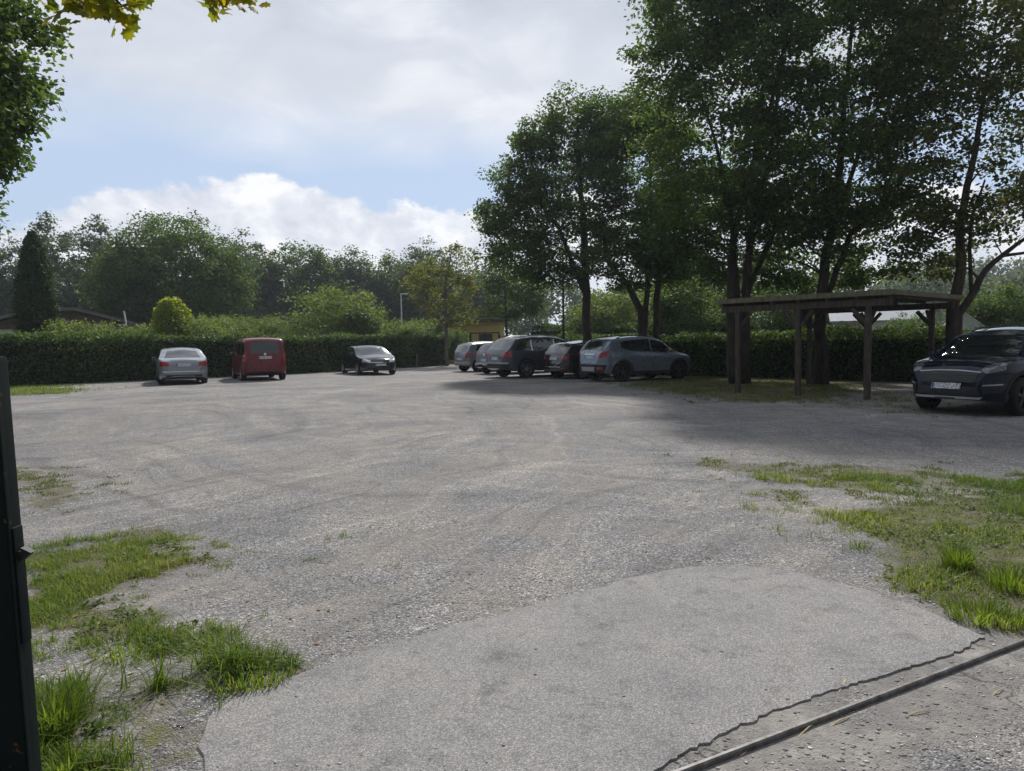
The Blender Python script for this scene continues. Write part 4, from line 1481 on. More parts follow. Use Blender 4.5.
# ------------------------------------------------------------------ buildings and posts beyond the hedges
def make_buildings():
    M_WALLB = simple('brown_boards', (0.10, 0.065, 0.045), .8, var=.3, scale=4)
    M_ROOFG = simple('grey_roof', (0.13, 0.12, 0.115), .85, var=.25, scale=3, bump=.3)
    M_WHITE = simple('white_paint', (0.62, 0.62, 0.6), .6, var=.1)
    M_YEL = simple('yellow_render', (0.52, 0.39, 0.14), .85, var=.1, scale=2)
    M_DARK = simple('dark_brown_trim', (0.05, 0.035, 0.03), .7)
    M_WIN = simple('window_glass', (0.03, 0.035, 0.04), .08)
    M_FENCE = simple('dark_metal', (0.018, 0.02, 0.02), .5, .3)
    # bungalow
    b = at(60, 42)
    t = thing('bungalow', b, R(29), 'low bungalow with brown gable and shallow grey roof behind the left hedge', 'house')
    m = MB()
    m.box((0, 3, 1.3), (8.4, 6, 2.6))
    m.build('wall', M_WHITE, t)
    hw, ez, rz_ = 4.6, 2.75, 3.75
    m = MB()
    m.prism([(-4.1, 2.6), (4.1, 2.6), (4.1, 2.72), (0.8, 3.58), (-.8, 3.58), (-4.1, 2.72)], -.02, -.1, Matrix(((1, 0, 0, 0), (0, 0, 1, 0), (0, 1, 0, 0), (0, 0, 0, 1))))
    m.build('gable', M_WALLB, t)
    m = MB()
    m.prism([(-4.7, 2.6), (-.9, 3.66), (0.9, 3.66), (4.7, 2.6), (4.7, 2.78), (0.95, 3.84), (-.95, 3.84), (-4.7, 2.78)], -.5, 6.4, Matrix(((1, 0, 0, 0), (0, 0, 1, 0), (0, 1, 0, 0), (0, 0, 0, 1))))
    m.build('roof', M_ROOFG, t)
    for x in (-2.6, 0.2, 2.6):
        m = MB()
        m.box((x, -.02, 1.5), (1.2, .06, 1.1))
        w = m.build('window', M_WHITE, t)
        m = MB()
        m.box((x, -.055, 1.5), (1.05, .02, .95))
        m.build('pane', M_WIN, w)
    # pergola beside it
    b = at(112, 38.5)
    t = thing('pergola', b, R(24), 'grey garden pergola beam with pale posts right of the bungalow', 'pergola')
    for x in (-2.6, 0, 2.35):
        m = MB()
        m.box((x, 0, 1.25), (.12, .12, 2.5))
        m.build('post', M_WHITE, t)
    m = MB()
    m.box((-.1, 0, 2.58), (5.6, .16, .16))
    m.box((-.1, 1.6, 2.58), (5.6, .16, .16))
    m.build('beam', M_ROOFG, t)
    for k in range(9):
        m = MB()
        m.box((-2.6 + k * .63, .8, 2.7), (.08, 2.4, .08))
        m.build('rafter', M_ROOFG, t)
    m = MB()
    x0 = S(126, 322, 41)
    m.tube([(0.12, 0, 0), (-.02, 0, x0.z + .1), (-.09, 0, x0.z + .62)], .045, 8)
    m.build('leaning_pole', M_WHITE, label='thin white pole leaning above the pergola', cat='pole').location = (x0.x, 41, 0)
    # yellow building
    b = at(474, 54)
    t = thing('yellow_building', b, R(8), 'small yellow rendered building with flat dark-edged roof behind the gate', 'building')
    m = MB()
    m.box((0, 2.5, 1.5), (4.6, 5, 3.0))
    m.build('wall', M_YEL, t)
    m = MB()
    m.box((0, 2.4, 3.12), (5.2, 5.8, .22), bev=.02)
    m.build('roof', M_DARK, t)
    m = MB()
    m.box((.9, -.02, 1.05), (1.0, .06, 2.1))
    d = m.build('door', M_DARK, t)
    # dark metal gate and mesh fence in the far corner
    a, c = Vector(at(471, 48.5)), Vector(at(499, 48.5))
    t = thing('garden_gate', (a + c) / 2, 0, 'dark metal double gate in front of the yellow building', 'gate')
    hw = (c - a).length / 2
    m = MB()
    for x in (-hw, 0, hw):
        m.box((x, 0, 1.08), (.09, .09, 2.16))
    for z in (.15, 1.2, 2.1):
        m.box((0, 0, z), (hw * 2 - .1, .05, .07))
    m.build('gate_frame', M_FENCE, t)
    m = MB()
    k = int(hw * 2 / .14)
    for i in range(k):
        m.tube([(-hw + .1 + i * .14, 0, .12), (-hw + .1 + i * .14, 0, 2.08)], .011, 5)
    m.build('bars', M_FENCE, t)
    for (p0, p1, lab) in ((444, 470, 'dark mesh fence left of the garden gate at the hedge end'), (500, 560, 'dark mesh fence right of the garden gate behind the parked cars')):
        a, c = Vector(at(p0, 47.5)), Vector(at(p1, 48.3 if p0 < 480 else 44))
        d = (c - a)
        L = d.length
        t = thing('mesh_fence', a, math.atan2(d.y, d.x), lab, 'fence', 'dark mesh fences at the far end')
        n = max(2, int(L / 1.9) + 1)
        for i in range(n):
            m = MB()
            m.tube([(L * i / (n - 1), 0, 0), (L * i / (n - 1), 0, 1.95)], .035, 6)
            m.build('fence_post', M_FENCE, t)
        m = MB()
        for i in range(int(L / .09)):
            m.tube([(i * .09, 0, .08), (i * .09, 0, 1.85)], .007, 4)
        for z in np.arange(.1, 1.9, .22):
            m.tube([(0, 0, z), (L, 0, z)], .009, 4)
        m.build('mesh_panel', M_FENCE, t)
    # lamp posts
    p = S(563, 280, 33.5)
    t = thing('lamp_post', (p.x, 33.5, 0), 0, 'slim dark lamp post between the parked cars and the round dark tree', 'lamp post')
    m = MB()
    m.tube([(0, 0, 0), (0, 0, .9), (0, 0, 5.6)], [.07, .055, .04], 10)
    m.build('pole', M_FENCE, t, True)
    m = MB()
    m.tube([(0, 0, 5.6), (0, 0, 5.64), (0, 0, 5.8), (0, 0, 5.95)], [.05, .17, .22, .05], 12)
    m.build('lamp_head', M_FENCE, t, True)
    p = S(401, 294, 58)
    t = thing('lamp_post', (p.x, 58, 0), 0, 'distant pale lamp post left of the thin autumn-tinted tree', 'lamp post')
    m = MB()
    m.tube([(0, 0, 0), (0, 0, p.z)], [.07, .05], 8)
    m.build('pole', M_WHITE, t, True)
    m = MB()
    m.box((.22, 0, p.z), (.6, .16, .09), bev=.02)
    m.build('lamp_head', M_WHITE, t, True)
    # stake by the hedge
    g = G(417, 368)
    m = MB()
    m.tube([(0, 0, -.05), (.02, 0, .75)], .03, 6)
    m.box((.02, 0, .79), (.08, .05, .1))
    m.build('marker_stake', simple('stake', (.22, .15, .1), .8), label='short wooden marker stake at the hedge foot right of the black saloon', cat='stake').location = (g[0], g[1], 0)
    # white garden house + greenhouse on the right
    b = at(880, 36)
    t = thing('garden_house', b, R(-20), 'white garden house with grey roof seen under the carport roof', 'garden house')
    m = MB()
    m.box((0, 1.5, 1.1), (4.2, 3, 2.2))
    m.build('wall', M_WHITE, t)
    m = MB()
    m.prism([(-.25, 2.2), (1.5, 2.95), (3.25, 2.2), (3.25, 2.3), (1.5, 3.07), (-.25, 2.3)], -2.35, 2.35, Matrix(((0, 0, 1, 0), (1, 0, 0, 0), (0, 1, 0, 0), (0, 0, 0, 1))))
    m.build('roof', simple('pale_grey_roof', (.20, .22, .26), .7), t)
    for x in (-1.2, .8):
        m = MB()
        m.box((x, -.02, 1.4), (.9, .06, .8))
        w = m.build('window', M_DARK, t)
        m = MB()
        m.box((x, -.055, 1.4), (.76, .02, .66))
        m.build('pane', M_WIN, w)
    b = at(962, 31)
    M_GH = NT('greenhouse_panel')
    M_GH = M_GH.done(M_GH.bsdf(M_GH.ramp(M_GH.noise(2.5, M_GH.ocoord(), 4), [(.35, (.42, .46, .45)), (.65, (.68, .70, .69))]), .25))
    t = thing('greenhouse', b, R(-30), 'whitish gabled greenhouse beyond the hedge behind the crooked tree', 'greenhouse')
    m = MB()
    m.prism([(-1.15, 0), (1.15, 0), (1.15, 1.55), (0, 2.5), (-1.15, 1.55)], 0, 3.2, Matrix(((1, 0, 0, 0), (0, 0, 1, 0), (0, 1, 0, 0), (0, 0, 0, 1))))
    m.build('panels', M_GH, t)
    m = MB()
    for y in (-.02, 1.05, 2.1, 3.22):
        m.tube([(-1.17, y, 0), (-1.17, y, 1.56), (0, y, 2.53), (1.17, y, 1.56), (1.17, y, 0)], .025, 5)
    m.tube([(0, -.03, 2.53), (0, 3.23, 2.53)], .03, 5)
    m.tube([(-1.17, -.03, 1.56), (-1.17, 3.23, 1.56)], .03, 5)
    m.tube([(1.17, -.03, 1.56), (1.17, 3.23, 1.56)], .03, 5)
    m.tube([(-.0, -.03, 0), (0, -.03, 2.5)], .025, 5)
    m.build('frame', M_WHITE, t)
    b = at(846, 33)
    t = thing('board_fence', b, R(-10), 'short stretch of grey upright board fence left of the white garden house', 'fence')
    m = MB()
    for k in range(7):
        m.box((-.55 + k * .18, 0, 1.1 + .02 * (k % 3)), (.165, .025, 2.2))
    m.build('boards', simple('grey_boards', (.26, .23, .2), .85, var=.3, scale=8), t)
    for z in (.5, 1.8):
        m = MB()
        m.box((0, .04, z), (1.3, .04, .08))
        m.build('rail', M_ROOFG, t)
    b = at(538, 50)[:2] + (-.35,)
    t = thing('garden_hut', b, R(-4), 'small pale garden hut beyond the parked cars left of the lamp post', 'hut')
    m = MB()
    m.box((0, .8, 1.1), (1.9, 1.6, 2.2))
    m.build('wall', simple('pale_boards', (.5, .53, .58), .7), t)
    m = MB()
    m.prism([(-1.1, 2.15), (0, 2.75), (1.1, 2.15), (1.1, 2.25), (0, 2.87), (-1.1, 2.25)], -.15, 1.75, Matrix(((1, 0, 0, 0), (0, 0, 1, 0), (0, 1, 0, 0), (0, 0, 0, 1))))
    m.build('roof', simple('hut_roof', (.3, .32, .35), .7), t)
    m = MB()
    m.box((.1, -.02, .95), (.75, .05, 1.8))
    m.build('door', M_DARK, t)


make_buildings()


def boulders():
    rng = np.random.default_rng(9)
    M_ST = simple('field_stone', (.2, .195, .185), .9, var=.3, scale=5, bump=.5)
    for k, (px, py, s, lab) in enumerate([(28, 384, .33, 'largest grey boulder of the stone pile at the hedge foot'),
                                          (14, 384.5, .25, 'dark squat boulder left in the stone pile by the gate'),
                                          (20, 386, .18, 'small front stone of the pile at the hedge foot')]):
        bm = bmesh.new()
        bmesh.ops.create_icosphere(bm, subdivisions=3, radius=s)
        for v in bm.verts:
            n = fbm(np.array([v.co.x * 4 + k * 7]), np.array([v.co.y * 4 + v.co.z * 3]), 50 + k, 3)[0]
            v.co *= .75 + .5 * n
            v.co.z *= .7
        me = bpy.data.meshes.new('boulder')
        bm.to_mesh(me)
        bm.free()
        me.materials.append(M_ST)
        g = G(px, py)
        o = obj('boulder', me, label=lab, cat='stone', group='stones at the hedge foot')
        o.location = (g[0], g[1], s * .3)


boulders()


# ------------------------------------------------------------------ cars
def smooth_profile(pts, xs, k=0.03):
    p = np.array(sorted(pts))
    y = np.interp(xs, p[:, 0], p[:, 1])
    d = xs[:, None] - xs[None, :]
    w = np.exp(-(d / k) ** 2)
    return (w * y[None]).sum(1) / w.sum(1)


def make_wheel(r, w, style, parent, x, y, rz, alloy):
    t = bpy.data.objects.new('wheel', None)
    m = MB()
    n = 28
    prof = [(r * .66, -w / 2), (r * .9, -w / 2), (r * .98, -w * .38), (r, -w * .2), (r, w * .2), (r * .98, w * .38), (r * .9, w / 2), (r * .66, w / 2)]
    v = []
    for (rr, yy) in prof:
        for k in range(n):
            a = 2 * math.pi * k / n
            v.append((rr * math.cos(a), yy, rr * math.sin(a)))
    f = []
    q = len(prof)
    for i in range(q):
        for k in range(n):
            f.append((i * n + k, i * n + (k + 1) % n, ((i + 1) % q) * n + (k + 1) % n, ((i + 1) % q) * n + k))
    wh = obj('wheel', mesh_py('tyre', v, f, M_TYRE, True, 50), parent)
    wh.location = (x, y, r)
    wh.rotation_euler = (0, 0, rz)
    # rim faces -y local (outside is -y)
    m = MB()
    yo = -w * .40
    ring = []
    for (rr, yy) in [(r * .68, yo - .005), (r * .62, yo - .012), (r * .58, yo + .03), (r * .55, w * .3)]:
        ring.append([(rr * math.cos(2 * math.pi * k / n), yy, rr * math.sin(2 * math.pi * k / n)) for k in range(n)])
    v = [p for g_ in ring for p in g_]
    f = []
    for i in range(len(ring) - 1):
        for k in range(n):
            f.append((i * n + k, i * n + (k + 1) % n, (i + 1) * n + (k + 1) % n, (i + 1) * n + k))
    m.add(v, f)
    for s in range(style):
        a = 2 * math.pi * s / style + .3
        Mx = Matrix.Rotation(-a, 4, 'Y')
        m.add([Mx @ Vector(p) for p in [(r * .1, yo + .005, -r * .09), (r * .1, yo + .005, r * .09), (r * .62, yo - .008, r * .055), (r * .62, yo - .008, -r * .055),
                                        (r * .1, yo + .05, -r * .09), (r * .1, yo + .05, r * .09), (r * .62, yo + .04, r * .055), (r * .62, yo + .04, -r * .055)]],
              [(0, 1, 2, 3), (0, 4, 5, 1), (3, 2, 6, 7), (1, 5, 6, 2), (0, 3, 7, 4)])
    m.tube([(0, yo + .05, 0), (0, yo, 0), (0, yo - .012, 0)], [r * .2, r * .17, r * .1], 12)
    m.build('rim', alloy, wh, True, 35)
    m = MB()
    m.tube([(0, w * .1, 0), (0, w * .12, 0)], r * .56, 20)
    m.build('brake_disc', M_UNDER, wh)
    return wh


def car(name, loc, az, label, P, paintm, group='parked cars'):
    """x forward, y left; az = heading, degrees clockwise from +Y"""
    L, W, H = P['L'], P['W'], P['H']
    hx = L / 2
    root = thing(name, (loc[0], loc[1], 0), R(90 - az), label, 'car', group)
    xf, xr, r = P['xf'], P['xr'], P['r']
    ra = r * 1.17
    xs = set(np.linspace(-hx, hx, 64))
    for e in (0, .006, .014, .025, .04, .06, .085, .115, .15, .19, .24, .3):
        xs.add(hx - e)
        xs.add(-hx + e)
    for c in (xf, xr):
        for k in np.linspace(-1, 1, 19):
            xs.add(c + ra * math.sin(k * math.pi / 2))
    xs = np.array(sorted(xs))
    xs = xs[np.concatenate([[True], np.diff(xs) > 1e-3])]
    top = smooth_profile(P['top'], xs, .035)
    belt = smooth_profile(P['belt'], xs, .08)
    zs = P.get('zs', .24)
    bot = np.full(len(xs), zs)
    bot = np.maximum(bot, zs + P.get('lift_f', .06) * sstep(hx - .5, hx, xs))
    bot = np.maximum(bot, zs + P.get('lift_r', .10) * sstep(-hx + .5, -hx, xs))
    for c in (xf, xr):
        d = ra * ra - (xs - c) ** 2
        bot = np.where(d > 0, np.maximum(bot, r + np.sqrt(np.maximum(d, 0)) * .98), bot)
    bot = np.minimum(bot, top - .06)
    u = np.abs(xs) / (hx * 1.012)
    nf, nb = P.get('nf', 7), P.get('nb', 10)
    wid = W / 2 * np.where(xs > 0, (1 - u ** nf) ** (1 / 3.2), (1 - u ** nb) ** (1 / 3.4))
    tum, crown = P.get('tum', .30), P.get('crown', .035)
    rows = []
    for i, x in enumerate(xs):
        zb, zt, w = bot[i], top[i], wid[i]
        ze = zt - crown * (0.5 + .5 * min(1, w / (W / 2)))
        be = min(belt[i], ze - .02)
        be = max(be, zb + .02)
        pts = [(0, zb + .02), (w * .80, zb + .01), (w * .955, zb)]
        for f_ in (.06, .16, .3, .45, .6, .74, .86, .94, 1.0):
            z = zb + (be - zb) * f_
            q = (z - zs) / max(.3, belt[i] - zs)
            yy = w * (.962 + .038 * math.sin(min(1, max(0, q) * 1.25 + .1) * math.pi * .62) - .014 * max(0, q - .75) * 4 - .012 * math.exp(-((q - .62) / .06) ** 2))
            pts.append((yy, z))
        yb = pts[-1][0]
        gh = ze - be
        for f_ in (.04, .25, .5, .72, .86):
            z = be + gh * f_
            pts.append((yb - tum * gh * f_ - .015 * min(1, gh * 5) * min(1, f_ * 8), z))
        yl, zl = pts[-1]
        rh = min(P.get('rh', .21), .5 * w)
        rv = ze - zl
        for a in (25, 50, 70, 90):
            pts.append((yl - rh * (1 - math.cos(R(a))) - tum * .3 * rv, zl + rv * math.sin(R(a))))
        yt, zt2 = pts[-1]
        for f_ in (.75, .5, .25, 0):
            pts.append((yt * f_, zt2 + (zt - zt2) * (1 - f_ * f_)))
        rows.append(pts)
    n = len(rows[0])
    full = []
    for i, pts in enumerate(rows):
        half = [(xs[i], y, z) for y, z in pts]
        oth = [(xs[i], -y, z) for y, z in pts[-2:0:-1]]
        full.append(half + oth)
    m_ = len(full[0])
    v = [p for row in full for p in row]
    f = []
    for i in range(len(full) - 1):
        for k in range(m_):
            f.append((i * m_ + k, (i + 1) * m_ + k, (i + 1) * m_ + (k + 1) % m_, i * m_ + (k + 1) % m_))
    f.append(tuple(range(m_)))
    f.append(tuple((len(full) - 1) * m_ + k for k in range(m_ - 1, -1, -1)))
    bm = bmesh.new()
    me = mesh_py('body', v, f, paintm, True)
    bm.from_mesh(me)
    bmesh.ops.recalc_face_normals(bm, faces=bm.faces)
    bm.to_mesh(me)
    me.set_sharp_from_angle(angle=R(48))
    bvh = BVHTree.FromBMesh(bm)
    bm.free()
    body = obj('body', me, root)

    DIR = {'front': Vector((-1, 0, 0)), 'rear': Vector((1, 0, 0)), 'top': Vector((0, 0, -1)), 'left': Vector((0, -1, 0)), 'right': Vector((0, 1, 0))}

    def cast(axis_, a, b):
        d = DIR[axis_]
        o = {'front': Vector((5, a, b)), 'rear': Vector((-5, a, b)), 'top': Vector((a, b, 5)), 'left': Vector((a, 4, b)), 'right': Vector((a, -4, b))}[axis_]
        h = bvh.ray_cast(o, d)
        if h[0] is None:
            q = bvh.find_nearest(Vector((o.x if axis_ in ('top', 'left', 'right') else math.copysign(hx, o.x), o.y if axis_ not in ('left', 'right') else math.copysign(W / 2, o.y), o.z if axis_ != 'top' else H)))
            return q[0], q[1]
        return h[0], h[1]

    def patch(nm, axis_, lo, hi, mat, off=.004, nu=14, nv=6, parent=None, skirt=.02, mirror=False, smooth=True):
        lo, hi = np.array(lo, float), np.array(hi, float)

        def res(c, n_):
            s = np.concatenate([[0], np.cumsum(np.linalg.norm(np.diff(c, axis=0), axis=1))])
            t_ = np.linspace(0, s[-1], n_)
            return np.stack([np.interp(t_, s, c[:, 0]), np.interp(t_, s, c[:, 1])], -1)
        lo, hi = res(lo, nu), res(hi, nu)
        d = DIR[axis_]
        V, idx = [], []
        for j in range(nv):
            for i in range(nu):
                a, b = lo[i] + (hi[i] - lo[i]) * j / (nv - 1)
                p, nrm = cast(axis_, a, b)
                if nrm.dot(d) > 0:
                    nrm = -nrm
                V.append(p + nrm * off)
        F = [(j * nu + i, j * nu + i + 1, (j + 1) * nu + i + 1, (j + 1) * nu + i) for j in range(nv - 1) for i in range(nu - 1)]
        ring = [i for i in range(nu)] + [j * nu + nu - 1 for j in range(1, nv)] + [(nv - 1) * nu + i for i in range(nu - 2, -1, -1)] + [j * nu for j in range(nv - 2, 0, -1)]
        o = len(V)
        V += [V[i] + d * skirt for i in ring]
        q = len(ring)
        F += [(ring[i], o + i, o + (i + 1) % q, ring[(i + 1) % q]) for i in range(q)]
        me_ = mesh_py(nm, V, F, mat, smooth)
        b2 = bmesh.new()
        b2.from_mesh(me_)
        bmesh.ops.recalc_face_normals(b2, faces=b2.faces)
        # open shells: make sure the outside faces away from the car
        b2.faces.ensure_lookup_table()
        if b2.faces[0].normal.dot(d) > 0:
            bmesh.ops.reverse_faces(b2, faces=b2.faces)
        b2.to_mesh(me_)
        b2.free()
        me_.set_sharp_from_angle(angle=R(40))
        return obj(nm, me_, parent or root)

    def both(nm, ax, lo, hi, mat, **kw):
        """ax 'side': same (x,z) on both flanks; front/rear: mirror y"""
        if ax == 'side':
            return [patch(nm, s, lo, hi, mat, **kw) for s in ('left', 'right')]
        return [patch(nm, ax, lo, hi, mat, **kw), patch(nm, ax, [(-a, b) for a, b in lo], [(-a, b) for a, b in hi], mat, **kw)]

    # underbody between the wheels
    m = MB()
    m.box((0, 0, zs + .14), (L * .86, W * .62, .22), bev=.03)
    m.build('underbody', M_UNDER, root)
    alloy = P.get('alloy', M_ALLOY)
    wy = W / 2 - P.get('inset', .115)
    for x in (xf, xr):
        make_wheel(r, .21, P.get('spokes', 5), root, x, -wy, 0, alloy)
        make_wheel(r, .21, P.get('spokes', 5), root, x, wy, math.pi, alloy)
    for nm, ax, lo, hi, mat, kw in P['patches'](P):
        kw = dict(kw)
        two = kw.pop('two', False)
        sub = kw.pop('sub', None)
        if two or ax == 'side':
            os_ = both(nm, ax, lo, hi, mat, **kw)
        else:
            os_ = [patch(nm, ax, lo, hi, mat, **kw)]
        if sub == 'handle':
            for o_, s in zip(os_, (1, -1)):
                hxp, hz = kw_handle(lo, hi)
                pt, _ = cast('left' if s > 0 else 'right', hxp, hz)
                m = MB()
                m.box((hxp, pt.y + s * .022, hz), (.17, .03, .03), bev=.01)
                m.build('handle', P.get('handle', paintm), o_, True)
        if sub == 'plate':
            a0 = lo[0][0]
            s = 1 if ax == 'front' else -1
            # blue band on the reader's left of the plate
            w_ = .045
            x0 = (-.26 if ax == 'front' else .26 - w_)
            patch('country_band', ax, [(x0 + .005, lo[0][1] + .008), (x0 + w_, lo[0][1] + .008)], [(x0 + .005, hi[0][1] - .008), (x0 + w_, hi[0][1] - .008)], M_BLUEB, off=kw.get('off', .02) + .003, nu=3, nv=3, parent=os_[0], skirt=.002)
    # mirrors
    mx, mz = P['mirror']
    for s in (1, -1):
        pt, _ = cast('left' if s > 0 else 'right', mx, mz)
        m = MB()
        m.box((mx, pt.y + s * .085, mz + .06), (.11, .16, .12), bev=.03)
        m.box((mx + .01, pt.y + s * .01, mz - .0), (.07, .1, .05), bev=.015)
        mo = m.build('mirror', P.get('mirror_mat', paintm), root, True)
        m = MB()
        m.box((mx - .056, pt.y + s * .088, mz + .06), (.006, .12, .08), bev=.002)
        m.build('mirror_glass', M_GLASS, mo)
    if P.get('rails'):
        for s in (1, -1):
            pts = []
            for x in np.linspace(P['rails'][0], P['rails'][1], 9):
                pt, _ = cast('top', x, s * P['rails'][2])
                e = 0.0 if x in (P['rails'][0], P['rails'][1]) else .045
                pts.append(pt + Vector((0, 0, e)))
            m = MB()
            m.tube(pts, .018, 6)
            m.build('roof_rail', P.get('rail_mat', M_PLAST), root, True)
    if P.get('arch'):
        for x in (xf, xr):
            for s in ('left', 'right'):
                lo = [(x + ra * 1.0 * math.cos(a), r + ra * 1.0 * math.sin(a)) for a in np.linspace(math.pi * 1.07, -.07 * math.pi, 24)]
                hi = [(x + ra * 1.17 * math.cos(a), r + ra * 1.17 * math.sin(a)) for a in np.linspace(math.pi * 1.07, -.07 * math.pi, 24)]
                patch('wheel_arch_trim', s, lo, hi, M_PLAST, off=.012, nu=24, nv=3)
    return root


def kw_handle(lo, hi):
    x = min(p[0] for p in hi) + .16
    z = max(p[1] for p in hi) - .10
    return x, z


def rect(y0, y1, z0, z1):
    return [(y0, z0), (y1, z0)], [(y0, z1), (y1, z1)]


def plate(ax, z0, off=.02):
    lo, hi = rect(-.26, .26, z0, z0 + .112)
    return ('number_plate', ax, lo, hi, M_PLATE, dict(off=off, nu=5, nv=3, sub='plate', skirt=.015))


def doors(P, cuts, z0, paintm, inset=.05):
    """door skins between x cuts, from sill to belt"""
    b = np.array(sorted(P['belt']))
    out = []
    for (xa, xb, za, zb) in cuts:
        ha = float(np.interp(xa, b[:, 0], b[:, 1])) - .02
        hb = float(np.interp(xb, b[:, 0], b[:, 1])) - .02
        out.append(('door', 'side', [(xa, za), (xb, zb)], [(xa, ha), (xb, hb)], paintm, dict(off=.004, nu=12, nv=9, sub='handle', skirt=.012)))
    return out


def add_cars():
    silver = paint('paint_silver', (.23, .25, .285), .5, .3)
    red = paint('paint_red', (.14, .004, .009), .05, .26, spec=.3, coat=.45)
    black = paint('paint_black', (.005, .006, .009), .0, .12, dirt=.04, spec=.4, coat=.6)
    hatchs = paint('paint_pale_silver', (.18, .20, .23), .45, .32)
    greyb = paint('paint_slate', (.045, .055, .072), .4, .3)
    bluegrey = paint('paint_steel_blue', (.16, .205, .26), .45, .26)
    navy = paint('paint_navy', (.003, .006, .018), .0, .07, dirt=.0, spec=.12, coat=.42)

    # silver saloon, seen from behind
    def pat(P):
        o = doors(P, [(-.95, .02, .36, .28), (.03, 1.12, .28, .28)], .28, silver)
        o += [
            ('windscreen', 'front', [(-.62, 1.0), (.62, 1.0)], [(-.50, 1.33), (.50, 1.33)], M_GLASS, {}),
            ('rear_window', 'rear', [(-.64, 1.05), (.64, 1.05)], [(-.49, 1.36), (.49, 1.36)], M_GLASS, {}),
            ('side_window', 'side', [(-1.1, 1.0), (-.42, .97), (.02, .96)], [(-.95, 1.24), (-.5, 1.36), (.02, 1.365)], M_GLASS, {}),
            ('side_window', 'side', [(.09, .96), (1.15, .93)], [(.09, 1.36), (.4, 1.345), (.62, 1.26)], M_GLASS, {}),
            ('tail_light', 'rear', [(.50, .73), (.82, .74)], [(.52, .87), (.80, .93)], M_RED, dict(two=True, nu=8, off=.008)),
            ('trunk_lid', 'rear', [(-.47, .60), (.47, .60)], [(-.47, .95), (.47, .95)], silver, dict(nu=12, off=.006)),
            plate('rear', .72, .016),
            ('bumper_strip', 'rear', [(-.74, .51), (.74, .51)], [(-.74, .545), (.74, .545)], M_CHROME, dict(nu=16, nv=3, off=.012)),
            ('rear_valance', 'rear', [(-.6, .33), (.6, .33)], [(-.66, .41), (.66, .41)], M_PLAST, dict(nu=14, nv=3, off=.006)),
            ('headlight', 'front', [(.42, .60), (.76, .62)], [(.44, .74), (.74, .74)], M_LAMP, dict(two=True, nu=8)),
            ('grille', 'front', [(-.34, .56), (.34, .56)], [(-.36, .72), (.36, .72)], M_GLOSSB, {}),
            plate('front', .40),
        ]
        return o
    P = dict(L=4.65, W=1.76, H=1.45, xf=1.42, xr=-1.30, r=.315, zs=.22, mirror=(.85, .93), spokes=9,
             top=[(-2.33, .45), (-2.31, .60), (-2.28, .78), (-2.22, .95), (-2.1, 1.01), (-1.75, 1.05), (-1.62, 1.08), (-1.0, 1.36), (-.7, 1.42), (-.1, 1.45), (.35, 1.42), (.6, 1.36), (1.25, 1.0), (1.4, .95), (1.9, .86), (2.15, .78), (2.27, .64), (2.32, .45), (2.33, .38)],
             belt=[(-2.33, .9), (-1.6, .98), (0, .94), (1.3, .90), (2.33, .72)], patches=pat, tum=.36)
    car('silver_saloon', (-13.55, 29.1), -28, 'silver saloon car parked nose to the hedge, leftmost of the cars', P, silver)

    # red high-roof van
    def pat(P):
        o = doors(P, [(-1.3, -.28, .34, .28), (-.27, .95, .28, .28)], .28, red)
        o += [
            ('windscreen', 'front', [(-.66, 1.16), (.66, 1.16)], [(-.58, 1.68), (.58, 1.68)], M_GLASS, {}),
            ('rear_window', 'rear', [(-.57, 1.14), (.57, 1.14)], [(-.54, 1.62), (-.46, 1.66), (.46, 1.66), (.54, 1.62)], M_GLASS, dict(nu=16)),
            ('side_window', 'side', [(-2.0, 1.10), (-1.32, 1.08)], [(-1.94, 1.60), (-1.32, 1.62)], M_GLASS, {}),
            ('side_window', 'side', [(-1.24, 1.08), (-.30, 1.06)], [(-1.24, 1.62), (-.30, 1.64)], M_GLASS, {}),
            ('side_window', 'side', [(-.22, 1.06), (1.02, 1.03)], [(-.22, 1.64), (.3, 1.6), (.55, 1.5)], M_GLASS, {}),
            ('tailgate', 'rear', [(-.66, .60), (.66, .60)], [(-.64, 1.08), (.64, 1.08)], red, dict(nu=14, off=.007)),
            ('tail_light', 'rear', [(.72, .82), (.83, .82)], [(.70, 1.16), (.79, 1.16)], M_RED, dict(two=True, nu=4, off=.008)),
            plate('rear', .92, .018),
            ('bumper', 'rear', [(-.82, .42), (.82, .42)], [(-.84, .585), (.84, .585)], red, dict(nu=18, off=.022)),
            ('rear_valance', 'rear', [(-.7, .33), (.7, .33)], [(-.74, .41), (.74, .41)], M_PLAST, dict(nu=14, nv=3, off=.006)),
            ('emblem', 'rear', [(-.055, 1.075), (.055, 1.075)], [(-.035, 1.165), (.035, 1.165)], M_CHROME, dict(nu=5, nv=4, off=.014)),
            ('headlight', 'front', [(.46, .70), (.78, .72)], [(.48, .90), (.74, .94)], M_LAMP, dict(two=True, nu=8)),
            ('grille', 'front', [(-.36, .70), (.36, .70)], [(-.38, .82), (.38, .82)], M_GLOSSB, {}),
            plate('front', .42),
        ]
        return o
    P = dict(L=4.4, W=1.8, H=1.82, xf=1.32, xr=-1.36, r=.315, zs=.25, mirror=(.98, 1.08), spokes=7, tum=.10, crown=.035, rh=.13,
             top=[(-2.2, .5), (-2.19, .7), (-2.17, .95), (-2.13, 1.1), (-2.02, 1.66), (-1.95, 1.75), (-1.8, 1.79), (-.8, 1.82), (.1, 1.80), (.45, 1.72), (1.2, 1.14), (1.45, 1.06), (1.9, .95), (2.08, .84), (2.17, .62), (2.2, .42)],
             belt=[(-2.2, 1.02), (0, 1.02), (1.2, .98), (2.2, .8)], patches=pat, nb=12)
